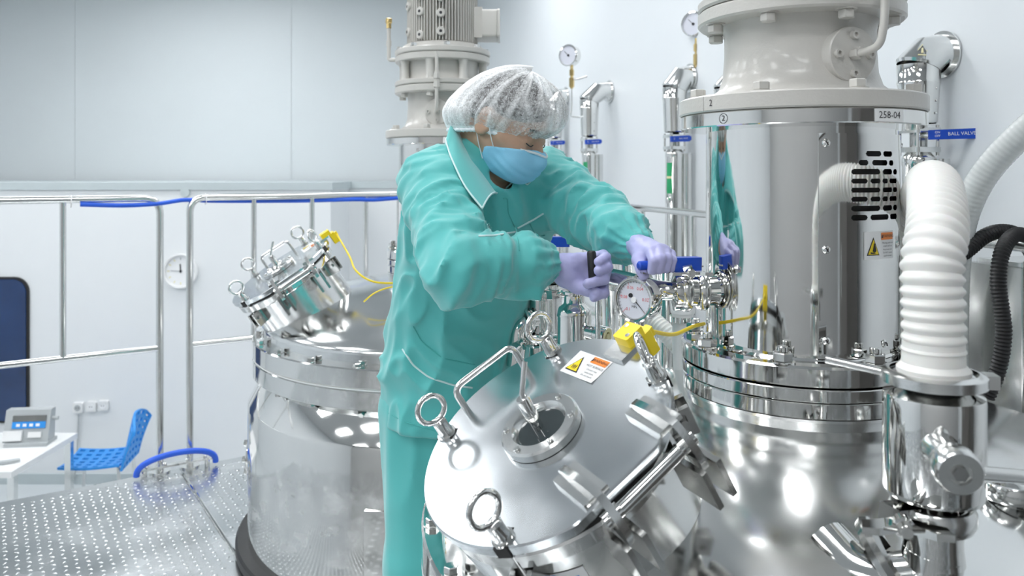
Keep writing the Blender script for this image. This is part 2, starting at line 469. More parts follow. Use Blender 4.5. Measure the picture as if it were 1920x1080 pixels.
def make_tank(loc, rz, label, near):
    t = thing('mixing_tank', loc, label, 'tank', rz=rz)
    S = 128 if near else 96
    # jacket body with shoulder
    MB().lathe([(.70, -.5), (.742, -.45), (.742, .515), (.738, .527), (.70, .60), (.672, .64)], S).build('body', 'steel', t, ang=30)
    MB().ring(.742, .785, -.02, .022, 96, bev=.008).build('rubber_collar', 'black_rubber', t)
    MB().ring(.66, .726, .630, .694, S, bev=.004).build('lower_flange', 'steel', t)
    MB().ring(.66, .724, .694, .698, S).build('gasket', 'white_plastic', t)
    MB().ring(.66, .726, .698, .762, S, bev=.004).build('upper_flange', 'steel', t)
    for k in range(24):
        a_ = 2*PI*(k+.5)/24
        M = Matrix.Translation((.706*math.cos(a_), .706*math.sin(a_), .762)) @ Matrix.Rotation(a_, 4, 'Z')
        place('flange_bolt', BOLT_S, 'steel_soft', t, M)
        place('flange_nut', BOLT_S, 'steel_dark', t, Matrix.Translation((.704*math.cos(a_), .704*math.sin(a_), .630)) @ Matrix.Rotation(PI, 4, 'X'))
    prof = [(.688, .755), (.688, .79)]
    for i in range(26):
        r = .69*math.cos(PI/2*i/26) if i < 14 else .69*math.cos(PI/2*14/26)*(1-(i-14)/12*.78)
        prof.append((min(.688, r), .795+.185*max(0, 1-(r/.69)**2)**.62))
    MB().lathe(prof, S).build('dome', 'steel_dome', t, ang=60)
    # manway: neck, rim, lid
    n = Vector((-.447, -.334, .829)).normalized()
    c = Vector((-.510, -.380, 1.027))
    e1 = Vector((.84, .163, .518)); e1 = (e1-n*e1.dot(n)).normalized()
    M = frame(c, n, e1)                   # lid centre on its top face; local y = -e2
    LR = .198
    MB().lathe([(.168, -.24), (.168, -.052), (.172, -.048)], 72, M).build('manway_neck', 'steel_soft', t)
    MB().ring(.150, .190, -.052, -.026, 72, M, bev=.003).build('manway_rim', 'steel', t)
    MB().ring(.150, .186, -.026, -.017, 72, M).build('seal', 'black_gap', t)
    # lid outline: circle with the hinge side trimmed straight
    hx, hy = math.cos(RAD(78)), math.sin(RAD(78))
    pts = []
    for i in range(120):
        th = 2*PI*i/120; x, y = LR*math.cos(th), LR*math.sin(th)
        d = x*hx+y*hy
        if d > .184: x -= hx*(d-.184); y -= hy*(d-.184)
        pts.append((x, -y))
    lid = MB().prism(pts[::-1], -.017, 0, M, bev=.0022).build('manway_lid', 'steel_lid', t, ang=25)
    # sight glass
    MB().lathe([(.036, .001), (.062, .001), (.062, .012), (.059, .015), (.044, .015), (.040, .011), (.036, .002)], 56, M).build('sight_glass_ring', 'steel_soft', lid)
    MB().disc(.0405, .001, .005, 40, M).build('sight_glass', 'dark_glass', lid)
    for k in range(6):
        a_ = 2*PI*k/6+.5
        MB().disc(.0045, .015, .0185, 12, M @ Matrix.Translation((.0525*math.cos(a_), .0525*math.sin(a_), 0)), bev=.001).build('cap_screw', 'steel', lid)
    # wiper spindle over the glass with its thin lever
    W = M @ frame((-.003, .004, .004), (.02, .10, 1))
    MB().lathe([(.0001, 0), (.008, 0), (.008, .016), (.0105, .018), (.0105, .052), (.009, .055), (.0001, .055)], 24, W).build('wiper_spindle', 'steel', lid)
    q = W @ Vector((0, 0, .050))
    up = M.to_3x3().inverted() @ Vector((.0, 0, 1))
    MB().tube([W @ Vector((0, 0, .046)), W @ Vector((.003, .0, .060)), (W @ Vector((.003, 0, .060)))+Vector((.004, .01, .045))], .0042, 10).build('wiper_lever', 'steel_soft', lid)
    # lift handle
    f1 = Vector((-.42*LR, .80*LR, 0)); f2 = Vector((.17*LR, .88*LR, 0)); hh = .046
    MB().tube([M @ p for p in bend_path([f1, f1+Vector((0, 0, hh)), f2+Vector((0, 0, hh)), f2], .018)], .0058, 12).build('lift_handle', 'steel_soft', lid)
    # swing eye bolts round the rim
    for k, (ga, ra) in enumerate(((-62, .3), (16, 1.2), (-134, .2), (130, .35))):
        ex, ey = .93*LR*math.cos(RAD(ga)), -.93*LR*math.sin(RAD(ga))
        E = M @ Matrix.Translation((ex, ey, 0))
        eyebolt(t, E, ringang=ra)
        # forked lug on the neck and black block painting the slot's shade
        o_ = Vector((ex, ey, 0)).normalized()
        F = M @ frame((0, 0, 0), (0, 0, 1), o_)
        lug = MB()
        for s_ in (-1, 1):
            lug.box((.160, s_*.013-.004, -.105), (.205, s_*.013+.004, -.055), F)
        lug.tube([F @ Vector((.190, -.024, -.075)), F @ Vector((.190, .024, -.075))], .006, 12)
        lug.build('bolt_lug', 'steel_dark', t)
        MB().box((.168, -.0105, -.0172), (.1995, .0105, .0004), F).build('notch_shadow', 'black_gap', lid)
    # hinge: two cheek plates, pivot rod, bracket on the neck
    h2 = Vector((hx, -hy, 0)); g2 = Vector((hy, hx, 0))   # out of the lid, along the rod (lid space)
    H = M @ Matrix(((g2.x, h2.x, 0, 0), (g2.y, h2.y, 0, 0), (0, 0, -1, 0), (0, 0, 0, 1)))   # x along rod, y outwards, z into the tank
    for x0 in (-.030, .105):
        shape = [(.095, -.004), (.106, -.014), (.165, -.022), (.196, -.018), (.210, .006), (.220, .036), (.216, .054), (.207, .055), (.191, .038), (.184, .022), (.178, .000), (.10, .000)]
        Q = H @ Matrix(((0, 0, 1, x0), (1, 0, 0, 0), (0, 1, 0, 0), (0, 0, 0, 1)))
        pc = MB().prism(shape, -.0055, .0055, Q).build('hinge_arm', 'steel_soft', t)
        MB().tube([H @ Vector((x0-.013, .196, .020)), H @ Vector((x0+.013, .196, .020))], .011, 14).build('pivot_nut', 'steel', pc)
        MB().box((x0-.020, .105, -.008), (x0+.020, .180, 0), H).build('hinge_foot', 'steel_soft', pc)
        MB().box((x0-.017, .160, .042), (x0-.009, .232, .105), H).box((x0+.009, .160, .042), (x0+.017, .232, .105), H).build('hinge_bracket', 'steel_dark', pc)
    MB().tube([H @ Vector((-.030, .196, .022)), H @ Vector((.105, .196, .022))], .0095, 16).build('hinge_rod', 'steel', t)
    # support lug with gusset low on the body, and bolted side port
    L = Matrix.Rotation(RAD(-86), 4, 'Z')
    lug = MB().box((.735, -.10, .0), (.752, .10, .335), L).build('support_plate', 'steel', t)
    MB().prism([(.752, .0), (.86, .0), (.80, .27), (.752, .295)], -.009, .009, L @ Matrix(((1, 0, 0, 0), (0, 0, 1, 0), (0, 1, 0, 0), (0, 0, 0, 1)))).build('gusset', 'steel_soft', lug)
    Sd = frame((.735*math.cos(RAD(-168)), .735*math.sin(RAD(-168)), .27), (math.cos(RAD(-168)), math.sin(RAD(-168)), 0), (0, 0, 1))
    pt = MB().disc(.095, -.01, .020, 40, Sd, bev=.004).build('side_port', 'steel', t)
    MB().disc(.06, .020, .024, 32, Sd, bev=.002).build('port_glass', 'dark_glass', pt)
    for k in range(8):
        a_ = 2*PI*k/8
        place('port_bolt', BOLT_S, 'steel_soft', pt, Sd @ Matrix.Translation((.078*math.cos(a_), .078*math.sin(a_), .020)))
    return t, M, lid, LR

def make_drive(loc, rz, label, near):
    """agitator column: base flange, barrel, cover panel, painted gear neck, motor"""
    t = thing('agitator_drive', loc, label, 'agitator', rz=rz)
    S = 96 if near else 64
    z0 = .955
    MB().lathe([(.12, z0-.02), (.195, z0), (.214, z0+.012), (.219, z0+.030), (.217, z0+.034)], S).build('neck_ring', 'steel_soft', t)
    MB().ring(.15, .219, z0+.035, z0+.062, S, bev=.002).build('base_flange', 'steel', t)
    MB().ring(.15, .221, z0+.064, z0+.086, S, bev=.002).build('base_flange', 'steel', t)
    MB().ring(.15, .222, z0+.088, z0+.124, S, bev=.004).build('base_flange', 'steel', t)
    zb = z0+.124; zt = 1.487
    for k in range(8):
        a_ = 2*PI*k/8+RAD(18)
        place('flange_bolt', BOLT_N, 'steel', t, Matrix.Translation((.201*math.cos(a_), .201*math.sin(a_), zb)) @ Matrix.Rotation(a_*2.3, 4, 'Z'))
    # barrel with an open window behind the grille
    R = .1745
    wa0, wa1, wz0, wz1 = RAD(275), RAD(335), 1.30, 1.455
    vs = []; fs = []; NA = 144
    zs = [zb, zb+.004]+list(np.linspace(zb+.02, zt, 26))
    for z in zs:
        for i in range(NA):
            a_ = 2*PI*i/NA; vs.append(((R+(.004 if z == zb else 0))*math.cos(a_), (R+(.004 if z == zb else 0))*math.sin(a_), z))
    for j in range(len(zs)-1):
        for i in range(NA):
            am = 2*PI*(i+.5)/NA; zm = (zs[j]+zs[j+1])/2
            if wa0 < am < wa1 and wz0 < zm < wz1: continue
            fs.append((j*NA+i, j*NA+(i+1) % NA, (j+1)*NA+(i+1) % NA, (j+1)*NA+i))
    MB().add(vs, fs).build('barrel', 'steel', t)
    MB().lathe([(.165, 1.27), (.165, 1.47)], 48).build('dark_interior', 'black_gap', t)  # black tube painting the shade seen through the grille slots
    MB().lathe([(.03, 1.25), (.03, 1.33), (.06, 1.335), (.06, 1.39), (.03, 1.395), (.03, 1.48)], 24, Matrix.Translation((.06, -.06, 0))).build('shaft_coupling', 'steel_soft', t)
    # cover panel wrapped on the barrel with stadium slots
    Rp = .1785; p0, p1 = RAD(261), RAD(400); pz0, pz1 = 1.092, 1.472
    sp = .0158; slots = []
    for row in range(8):
        zc = 1.437-row*sp
        lay = {0: [(.047, .083), (.089, .118)], 1: [(.032, .052), (.061, .101), (.107, .123)], 7: [(.018, .050), (.057, .105), (.111, .140)]}.get(
            row, [(.018, .050), (.057, .081), (.087, .103), (.109, .140)] if row in (3, 5) else [(.018, .080), (.088, .118), (.123, .141)])
        for a_, b_ in lay: slots.append((a_+.038, b_+.038, zc, .0045))
    def inside(u, z):
        for a_, b_, zc, hr in slots:
            dx = max(a_+hr-u, 0, u-(b_-hr))
            if dx*dx+(z-zc)**2 < hr*hr: return True
        return False
    us = [0, .015, .03, .04]+list(np.arange(.052, .186, .0013))+list(np.arange(.19, (p1-p0)*Rp, .012))+[(p1-p0)*Rp]
    zz = [pz0, 1.15, 1.20, 1.25, 1.30]+list(np.arange(1.318, 1.446, .0012))+[1.455, pz1]
    vs = []; fs = []
    nU = len(us)
    for z in zz:
        for u in us:
            a_ = p0+u/Rp; vs.append((Rp*math.cos(a_), Rp*math.sin(a_), z))
    for j in range(len(zz)-1):
        for i in range(nU-1):
            if inside((us[i]+us[i+1])/2, (zz[j]+zz[j+1])/2): continue
            fs.append((j*nU+i, j*nU+i+1, (j+1)*nU+i+1, (j+1)*nU+i))
    # folded edge
    k = len(vs)
    for z in (pz0, pz1): vs.append((R*math.cos(p0), R*math.sin(p0), z))
    fs.append((0, (len(zz)-1)*nU, k+1, k))
    pan = MB().add(vs, fs).build('cover_panel', 'steel', t, ang=30)
    for du, z in ((.012, 1.455), (.012, 1.272), (.012, 1.115), (.13, 1.105), (.26, 1.455)):
        a_ = p0+du/Rp
        sM = frame((Rp*math.cos(a_), Rp*math.sin(a_), z), (math.cos(a_), math.sin(a_), 0), (0, 0, 1))
        sc = MB().lathe([(.0001, .0045), (.004, .004), (.007, .0015), (.0075, 0)], 16, sM).build('cover_screw', 'steel_soft', pan)
        MB().box((-.0045, -.0008, .0038), (.0045, .0008, .0052), sM @ Matrix.Rotation(.6, 4, 'Z')).build('screw_slot', 'ink', sc)
    # top flanges
    MB().ring(.12, .224, 1.487, 1.513, S, bev=.002).build('top_flange', 'steel', t)
    bf = MB().ring(.08, .226, 1.514, 1.545, S, bev=.003).build('painted_flange', 'beige', t)
    for k in range(8):
        a_ = 2*PI*k/8+RAD(8)
        place('flange_bolt', BOLT_M, 'beige_smooth', t, Matrix.Translation((.203*math.cos(a_), .203*math.sin(a_), 1.545)))
    MB().lathe([(.19, 1.545), (.168, 1.551), (.150, 1.566), (.142, 1.59), (.139, 1.63), (.139, 1.67), (.144, 1.69)], S).build('gear_neck', 'beige', t)
    MB().ring(.10, .190, 1.688, 1.716, S, bev=.004).build('gear_flange', 'beige', t)
    for k in range(8):
        a_ = 2*PI*k/8+RAD(8)
        place('flange_bolt', BOLT_M, 'beige_smooth', t, Matrix.Translation((.168*math.cos(a_), .168*math.sin(a_), 1.688)) @ Matrix.Rotation(PI, 4, 'X'))
    MB().ring(.10, .190, 1.718, 1.738, S, bev=.004).lathe([(.15, 1.738), (.145, 1.78), (.15, 1.815)], S).build('gear_case', 'beige', t)
    for k in range(8):
        a_ = 2*PI*k/8+RAD(8)
        MB().lathe([(.020, 1.738), (.016, 1.75), (.016, 1.80), (.02, 1.813)], 16, Matrix.Translation((.165*math.cos(a_), .165*math.sin(a_), 0))).build('boss', 'beige', t)
    MB().ring(.10, .188, 1.812, 1.838, S, bev=.003).ring(.10, .190, 1.840, 1.862, S, bev=.004).build('motor_flange', 'beige', t)
    for k in range(8):
        a_ = 2*PI*k/8+RAD(30)
        place('flange_bolt', BOLT_S, 'beige_smooth', t, Matrix.Translation((.172*math.cos(a_), .172*math.sin(a_), 1.862)))
    MB().lathe([(.165, 1.860), (.160, 1.876), (.150, 1.884), (.10, 1.886)], S).build('motor_shield', 'beige', t)
    mo = MB().lathe([(.118, 1.88), (.118, 2.09)], 64).build('motor_housing', 'beige_smooth', t)
    fin = MB().box((.112, -.0018, 1.888), (.142, .0018, 2.088)).mesh('fin')
    for k in range(72):
        a_ = 2*PI*k/72
        if abs((a_-RAD(20)+PI) % (2*PI)-PI) < .26: continue
        place('cooling_fin', fin, 'beige_smooth', mo, Matrix.Rotation(a_, 4, 'Z'))
    for a_, zz_ in ((258, (1.91, 2.0, 2.06)), (292, (1.92, 1.99, 2.05)), (226, (1.93, 2.03))):
        for z in zz_:
            b_ = RAD(a_)
            MB().disc(.017, .0, .032, 16, frame((.118*math.cos(b_), .118*math.sin(b_), z), (math.cos(b_), math.sin(b_), 0)), bev=.003).build('motor_boss', 'beige_smooth', mo)
            MB().disc(.006, .0315, .0325, 12, frame((.118*math.cos(b_), .118*math.sin(b_), z), (math.cos(b_), math.sin(b_), 0))).build('bolt_hole', 'ink', mo)
    MB().lathe([(.148, 2.085), (.148, 2.15), (.140, 2.168), (.0001, 2.17)], 64).build('fan_cowl', 'beige_smooth', t)
    B = Matrix.Rotation(RAD(20), 4, 'Z')
    tb = MB().box((.115, -.06, 1.91), (.16, .06, 2.03), B).build('terminal_neck', 'beige_smooth', t)
    MB().rbox((-.075, -.055, 0), (.075, .055, .058), .012, B @ Matrix(((0, 0, 1, .160), (1, 0, 0, 0), (0, 1, 0, 1.965), (0, 0, 0, 1)))).build('terminal_box', 'beige_smooth', t)
    MB().rbox((-.077, -.057, 0), (.077, .057, .010), .012, B @ Matrix(((0, 0, 1, .219), (1, 0, 0, 0), (0, 1, 0, 1.965), (0, 0, 0, 1)))).build('terminal_cover', 'beige_smooth', tb)
    # inspection cap with tube on the neck
    pa = RAD(287); d = Vector((math.cos(pa), math.sin(pa), 0))
    Q = frame(d*.128+Vector((0, 0, 1.612)), d, (0, 0, 1))
    cp = MB().disc(.050, .0, .024, 40, Q, bev=.002).build('inspection_cap', 'beige', t)
    MB().box((-.045, -.045, -.03), (.0, .045, .004), Q).build('cap_pad', 'beige', cp)
    for k in range(4):
        a_ = PI/4*0+PI/2*k
        qq = Q @ Matrix.Translation((.034*math.cos(a_), .034*math.sin(a_), .024))
        MB().ring(.004, .0075, 0, .008, 18, qq).disc(.0042, 0, .003, 12, qq).build('socket_screw', 'beige_smooth', cp)
    MB().hexa(.011, .024, .042, Q, bev=.001).build('tube_nut', 'beige_smooth', cp)
    q0 = Q @ Vector((0, 0, .03)); tdir = Matrix.Rotation(RAD(30), 3, 'Z') @ d
    pts = [q0, q0+d*.022, q0+d*.050+Vector((.006, 0, .006)), q0+d*.058+Vector((.008, 0, .05)), q0+d*.058+Vector((.008, 0, .22))]
    tu = MB().tube(bend_path(pts, .03), .0068, 12).build('grease_tube', 'beige_smooth', cp)
    for h0 in (.085, .118):
        MB().hexa(.013, h0, h0+.020, Matrix.Translation(q0+d*.058+Vector((.008, 0, 0))), bev=.001).hexa(.0105, h0+.020, h0+.028, Matrix.Translation(q0+d*.058+Vector((.008, 0, 0)))).build('tube_fitting', 'beige_smooth', cp)
    # oil filler on the far left of the motor flange
    pa = RAD(204); d = Vector((math.cos(pa), math.sin(pa), 0)); q0 = d*.188+Vector((0, 0, 1.828))
    of = MB().tube(bend_path([q0, q0+d*.026, q0+d*.026+Vector((0, 0, .13))], .008), .008, 12).build('oil_filler', 'beige_smooth', t)
    q1 = Matrix.Translation(q0+d*.026)
    MB().disc(.0105, .055, .075, 14, q1).build('filler_sleeve', 'beige_smooth', of)
    MB().disc(.007, .10, .125, 14, q1).hexa(.011, .125, .145, q1).disc(.013, .145, .165, 16, q1, bev=.002).build('filler_cap', 'brass', of)
    return t, cyl(.1785, RAD(261)+.0, 0)

tank2, LM, lid2, LR = make_tank((A2.x, A2.y, 0), 0, 'near stainless mixing tank with the large round lid in the foreground', True)
drive2, _ = make_drive((A2.x, A2.y, 0), 0, 'near polished agitator column with slotted cover panel and warning sticker', True)
tank1, LM1, lid1, _ = make_tank((A1.x, A1.y, .03), RAD(-10), 'far stainless mixing tank behind the worker with a round hatch', False)
drive1, _ = make_drive((A1.x, A1.y, .03), RAD(-20), 'far agitator column with finned beige motor on top', False)
# ------------------------------------------------------------------ guard rails of the platform
ZT, ZL, RT = 1.29, .585, .0165
t300, t355 = t_at(300), t_at(356)
ra = thing('guard_rail', on_rail(t300), 'stainless guard rail section at the far left edge of the platform', 'railing', 'platform guard rails')
MB().tube(bend_path([on_rail(-1.6, ZT), on_rail(t300, ZT), on_rail(t300, -.02)], .075, 10), RT, 18).build('top_rail_and_post', 'steel_soft', ra, True)
MB().tube([on_rail(-1.6, ZL), on_rail(t300, ZL)], .0145, 16).build('lower_rail', 'steel_soft', ra, True)
for px in (118, -330): MB().tube([on_rail(t_at(px), ZL), on_rail(t_at(px), ZT)], .0135, 14).build('baluster', 'steel_soft', ra, True)
MB().ring(RT, .045, 0, .008, 28, Matrix.Translation(on_rail(t300))).build('post_foot', 'steel_soft', ra, True)
rb = thing('guard_rail', on_rail(t355), 'stainless guard rail section behind the far tank', 'railing', 'platform guard rails')
MB().tube(bend_path([on_rail(t355, -.02), on_rail(t355, ZT), on_rail(2.35, ZT)], .075, 10), RT, 18).build('top_rail_and_post', 'steel_soft', rb, True)
MB().tube([on_rail(t355, ZL), on_rail(2.35, ZL)], .0145, 16).build('lower_rail', 'steel_soft', rb, True)
for px in (476, 585, 686, 748): MB().tube([on_rail(t_at(px), ZL), on_rail(t_at(px), ZT)], .0135, 14).build('baluster', 'steel_soft', rb, True)
MB().tube([on_rail(2.35, 0), on_rail(2.35, ZT)], RT, 14).build('end_post', 'steel_soft', rb, True)
MB().ring(RT, .045, 0, .008, 28, Matrix.Translation(on_rail(t355))).build('post_foot', 'steel_soft', rb, True)
MB().lathe([(.015, -.02), (.019, -.015), (.019, .015), (.015, .02)], 16, frame(on_rail(t_at(735), ZT), RAILD)).build('rail_sleeve', 'steel', rb, True)
# blue air hose tied under the top rails
off = nrm*.012
hp = [on_rail(t_at(150), ZT-.022)-off, on_rail(t_at(230), ZT-.030)-off, on_rail(t_at(290), ZT-.026)-off, on_rail(t_at(330), ZT-.014), on_rail(t_at(352), ZT-.010), on_rail(t_at(420), ZT-.018)+off,
      on_rail(t_at(560), ZT-.024)+off, on_rail(t_at(660), ZT-.022)-off, on_rail(t_at(700), ZT-.026)-off, on_rail(t_at(745), ZT-.018)-off]
tag(MB().tube(smooth_path(hp, 8), .0105, 12).build('air_hose', 'blue_hose'), 'blue air hose tied along the guard rails', 'hose')
for k, px in enumerate((133, 385)):
    tie = MB().torus(.026, .0022, 20, 6, frame(on_rail(t_at(px), ZT-.008), RAILD)).build('cable_tie', 'white_plastic')
    tag(tie, ('white cable tie on the leftmost guard rail', 'white cable tie near the bend of the guard rail behind the far tank')[k], 'cable tie', 'cable ties on the guard rails')
# blue sleeved loop and hinge bar at the foot of the two posts
mid = (on_rail(t300)+on_rail(t355))/2
lp = thing('foot_bar', mid, 'flat steel bar joining the feet of the two rail posts', 'bracket')
MB().box((-.16, -.014, .030), (.16, .014, .040), frame(mid-nrm*.03, (0, 0, 1), RAILD)).build('bar', 'steel_soft', lp, True)
for dx in (-.13, -.05, .05, .13):
    MB().disc(.009, .040, .052, 14, frame(mid-nrm*.03+RAILD*dx, (0, 0, 1), RAILD), bev=.002).build('bolt', 'steel', lp, True)
for dx in (-.14, .14): MB().disc(.012, 0, .031, 14, frame(mid-nrm*.03+RAILD*dx, (0, 0, 1), RAILD)).build('spacer', 'steel_soft', lp, True)
hoop = []
for i in range(33):
    s_ = PI*(1-i/32); c = mid-nrm*.045+RAILD*(.175*math.cos(s_))
    hoop.append(c+Vector((0, 0, .016+.085*math.sin(s_)**.8 if 0 < i < 32 else .016))-nrm*.03*math.sin(s_))
tag(MB().tube(hoop, .014, 14).build('blue_hoop', 'blue_hose'), 'blue sleeved hoop arching over the platform edge', 'hoop')

# rail along the right wall with its balusters
def wr(Y, z): return Vector((rw(Y)-.26, Y, z))
rr = thing('wall_rail', wr(3.6, 0), 'stainless guard rail running along the wall pipes', 'railing')
MB().tube([wr(1.75, 1.225), wr(5.1, 1.225)], .0165, 16).build('top_rail', 'steel_soft', rr, True)
MB().tube([wr(2.4, .62), wr(5.1, .62)], .0145, 14).build('lower_rail', 'steel_soft', rr, True)
for Y in (4.21, 3.67, 3.0, 2.4): MB().tube([wr(Y, 0), wr(Y, 1.225)], .0135, 14).build('post', 'steel_soft', rr, True)
# steel cabinet at the right edge
cb = thing('steel_cabinet', (1.34, 2.06, 0), 'brushed steel cabinet post at the right edge', 'cabinet')
Mc = frame((1.315, 2.06, 0), (0, 0, 1), RWD)
MB().rbox((-.09, -.10, 0), (.09, .09, 1.17), .01, Mc).build('body', 'steel_dark', cb, True)
MB().rbox((-.075, -.085, 1.17), (.075, .075, 1.182), .01, Mc).build('lid', 'steel_soft', cb, True)

# unseen cupboard added beside the camera to put dark bands into the column's reflection
tcb = thing('added_cupboard', (1.62, -.05, 0), 'unseen dark grey cupboard added to darken the reflection in the polished column', 'cupboard')
Mq = frame((1.60, -.05, 0), (0, 0, 1), RWD)
MB().box((-.45, -.19, .06), (.45, .19, 2.05), Mq).build('body', 'cupboard_grey', tcb, True)
MB().box((-.43, -.17, 0), (.43, .17, .06), Mq).build('plinth', 'black_rubber', tcb, True)
for s_ in (-1, 1):
    dr = MB().box((min(.004*s_, .444*s_), .19, .08), (max(.004*s_, .444*s_), .208, 2.03), Mq).build('door', 'cupboard_grey', tcb, True)
    MB().tube([Mq @ Vector((.05*s_, .225, .95)), Mq @ Vector((.05*s_, .225, 1.15))], .008, 10).build('handle', 'steel_soft', dr)
# ------------------------------------------------------------------ insulated wall pipes with ball valves
def gauge(par, M, R, name='gauge', dial='paper', lab=None, face=None):
    g = MB().lathe([(.0001, -R*.75), (R*.92, -R*.75), (R*.98, -R*.68), (R*.98, -.02*R), (R*1.06, 0), (R*1.06, R*.12), (R*.93, R*.16), (R*.90, R*.02), (.0001, R*.0)], 48, M).build(name, 'steel', par, True)
    MB().disc(R*.9, .0, R*.03, 48, M).build('dial', dial, g)
    return g
def wall_pipe(pxc, Y, ytop, yelb, yv0, yv1, label, handle_side=1, g=None, text_on=False, lab=True, k=0, ylow=700):
    c = P(pxc, 300, Y); Ro, Ri = .064, .048
    zt = P(pxc, ytop, Y).z; ze = P(pxc, yelb, Y).z; z0 = P(pxc, yv0, Y).z; z1 = P(pxc, yv1, Y).z
    t = thing('wall_pipe', (c.x, c.y, 0), label, 'pipe', 'insulated pipes on the right wall')
    ax = Vector((c.x, c.y, 0))
    # mitred elbow to the wall
    dist = abs((Vector((rw(c.y), c.y, 0))-ax).dot(RWN))
    wallp = ax-RWN*(dist-.004)
    zc = zt-Ro*1.02
    mb = MB()
    def ringpts(o, n_, r, seg=28):
        n_ = n_.normalized(); a_ = RWD; b_ = n_.cross(a_).normalized()
        return [o+a_*(r*math.cos(2*PI*i/seg))+b_*(r*math.sin(2*PI*i/seg)) for i in range(seg)]
    secs = [(wallp+Vector((0, 0, zc)), -RWN, Ro), (wallp+RWN*.02+Vector((0, 0, zc)), -RWN, Ro), (ax-RWN*(dist*.48)+Vector((0, 0, zc)), -RWN+Vector((0, 0, .8)), Ro*1.02),
            (ax+Vector((0, 0, ze+.01)), Vector((0, 0, 1))-RWN*.35, Ro*1.06), (ax+Vector((0, 0, ze)), Vector((0, 0, 1))-RWN*.35, Ro*1.02)]
    vs = []; fs = []
    for s_ in secs: vs += [tuple(p) for p in ringpts(*s_)]
    for j in range(len(secs)-1): fs += [(j*28+i, j*28+(i+1) % 28, (j+1)*28+(i+1) % 28, (j+1)*28+i) for i in range(28)]
    el = MB().add(vs, fs).build('elbow', 'steel_soft', t, True, ang=30)
    MB().disc(Ro*1.18, 0, .006, 36, frame(wallp+Vector((0, 0, zc)), RWN)).build('wall_rosette', 'steel_soft', t, True)
    A = Matrix.Translation(ax)
    up = MB().lathe([(Ro*.80, z0), (Ro*.86, z0+.004), (Ro*.97, ze-.05), (Ro*1.0, ze-.05), (Ro*1.0, ze-.042), (Ro*.98, ze-.04), (Ro, ze+.01)], 40, A).build('upper_cladding', 'steel', t, True)
    for i in range(4):
        z = z0+.03+(ze-z0-.06)*i/3; a_ = math.atan2(-1, .6)
        MB().disc(.004, 0, .003, 10, frame(ax+Vector((math.cos(a_)*Ro*.93, math.sin(a_)*Ro*.93, z)), (math.cos(a_), math.sin(a_), 0))).build('rivet', 'steel', up, False)
    # valve body: two flanges, bolts, ball housing
    hv = z0-z1
    vb = MB().lathe([(.020, z1), (.026, z1+.1*hv), (.026, z1+.9*hv), (.020, z0)], 24, A).build('valve_body', 'steel_dark', t, True)
    for z in (z1+.10*hv, z1+.70*hv):
        MB().rbox((-.048, -.048, z), (.048, .048, z+.16*hv), .012, A @ Matrix.Rotation(.3, 4, 'Z')).build('valve_flange', 'steel_soft', vb)
    for q in range(4):
        a_ = .3+PI/4+PI/2*q
        MB().tube([ax+Vector((.054*math.cos(a_), .054*math.sin(a_), z1)), ax+Vector((.054*math.cos(a_), .054*math.sin(a_), z1+.95*hv))], .006, 10).build('valve_bolt', 'steel', vb)
    # lever in a blue sleeve
    zh = z1+.62*hv
    hd = (Vector((1, -.15, .03)) if text_on else Vector((.93, .3, .05))).normalized()
    ln = .155 if text_on else .118
    o_ = ax+Vector((-.035 if not text_on else -.005, -.072, zh)); Hm = frame(o_, hd.cross(Vector((0, 0, 1))), hd)
    hl = MB().prism([(0, -.015), (ln-.012, -.017), (ln, -.008), (ln, .008), (ln-.012, .015), (0, .014)], -.006, .006, Hm).build('lever', 'blue_handle', t, True)
    MB().tube([ax+Vector((0, 0, zh)), o_+hd*.01], .009, 12).build('lever_stem', 'steel', hl)
    Tm = Hm if (Hm.to_3x3() @ Vector((0, 0, 1))).y < 0 else Hm @ Matrix.Rotation(PI, 4, 'X')
    fn = lambda u, v: Hm @ Vector((u, v, .0066))
    s0 = 1.0 if text_on else .62
    text('lettering', 'BALL VALVE', .0150*s0, lambda u, v: fn(u+ln*.60, v), 'paper', hl)
    text('lettering', 'ON', .0095*s0, lambda u, v: fn(u+ln*.15, v+.006*s0), 'paper', hl)
    text('lettering', 'OFF', .0095*s0, lambda u, v: fn(u+ln*.15, v-.005*s0), 'paper', hl)
    # lower pipe
    zb = P(pxc, ylow, Y).z
    MB().lathe([(Ri*.6, z1+.02), (Ri, z1-.005), (Ri*1.03, z1-.008), (Ri*1.03, z1-.03), (Ri, z1-.033), (Ri, .0)], 36, A).build('lower_cladding', 'steel', t, True)
    MB().tube([ax-RWN*.055+RWD*-.03+Vector((0, 0, z1-.01)), ax-RWN*.055-RWD*.03], .028, 20).build('return_pipe', 'steel_soft', t, True)
    if lab:
        a_c = math.atan2(-c.y, -c.x)-.62
        f2 = lambda u, v: ax+Vector(((Ri+.0008)*math.cos(a_c+u/Ri), (Ri+.0008)*math.sin(a_c+u/Ri), z1-.06+v))
        for v0, v1, m_ in ((0, -.07, 'green_label'), (-.07, -.082, 'cream_label'), (-.082, -.16, 'green_label')):
            patch('pipe_label', .034, v0-v1, f2, m_, t, 6, 1, True, 0, (v0+v1)/2)
        poly('pipe_label', [(-.017, -.16), (.017, -.16), (0, -.195)], f2, 'green_label', t, True)
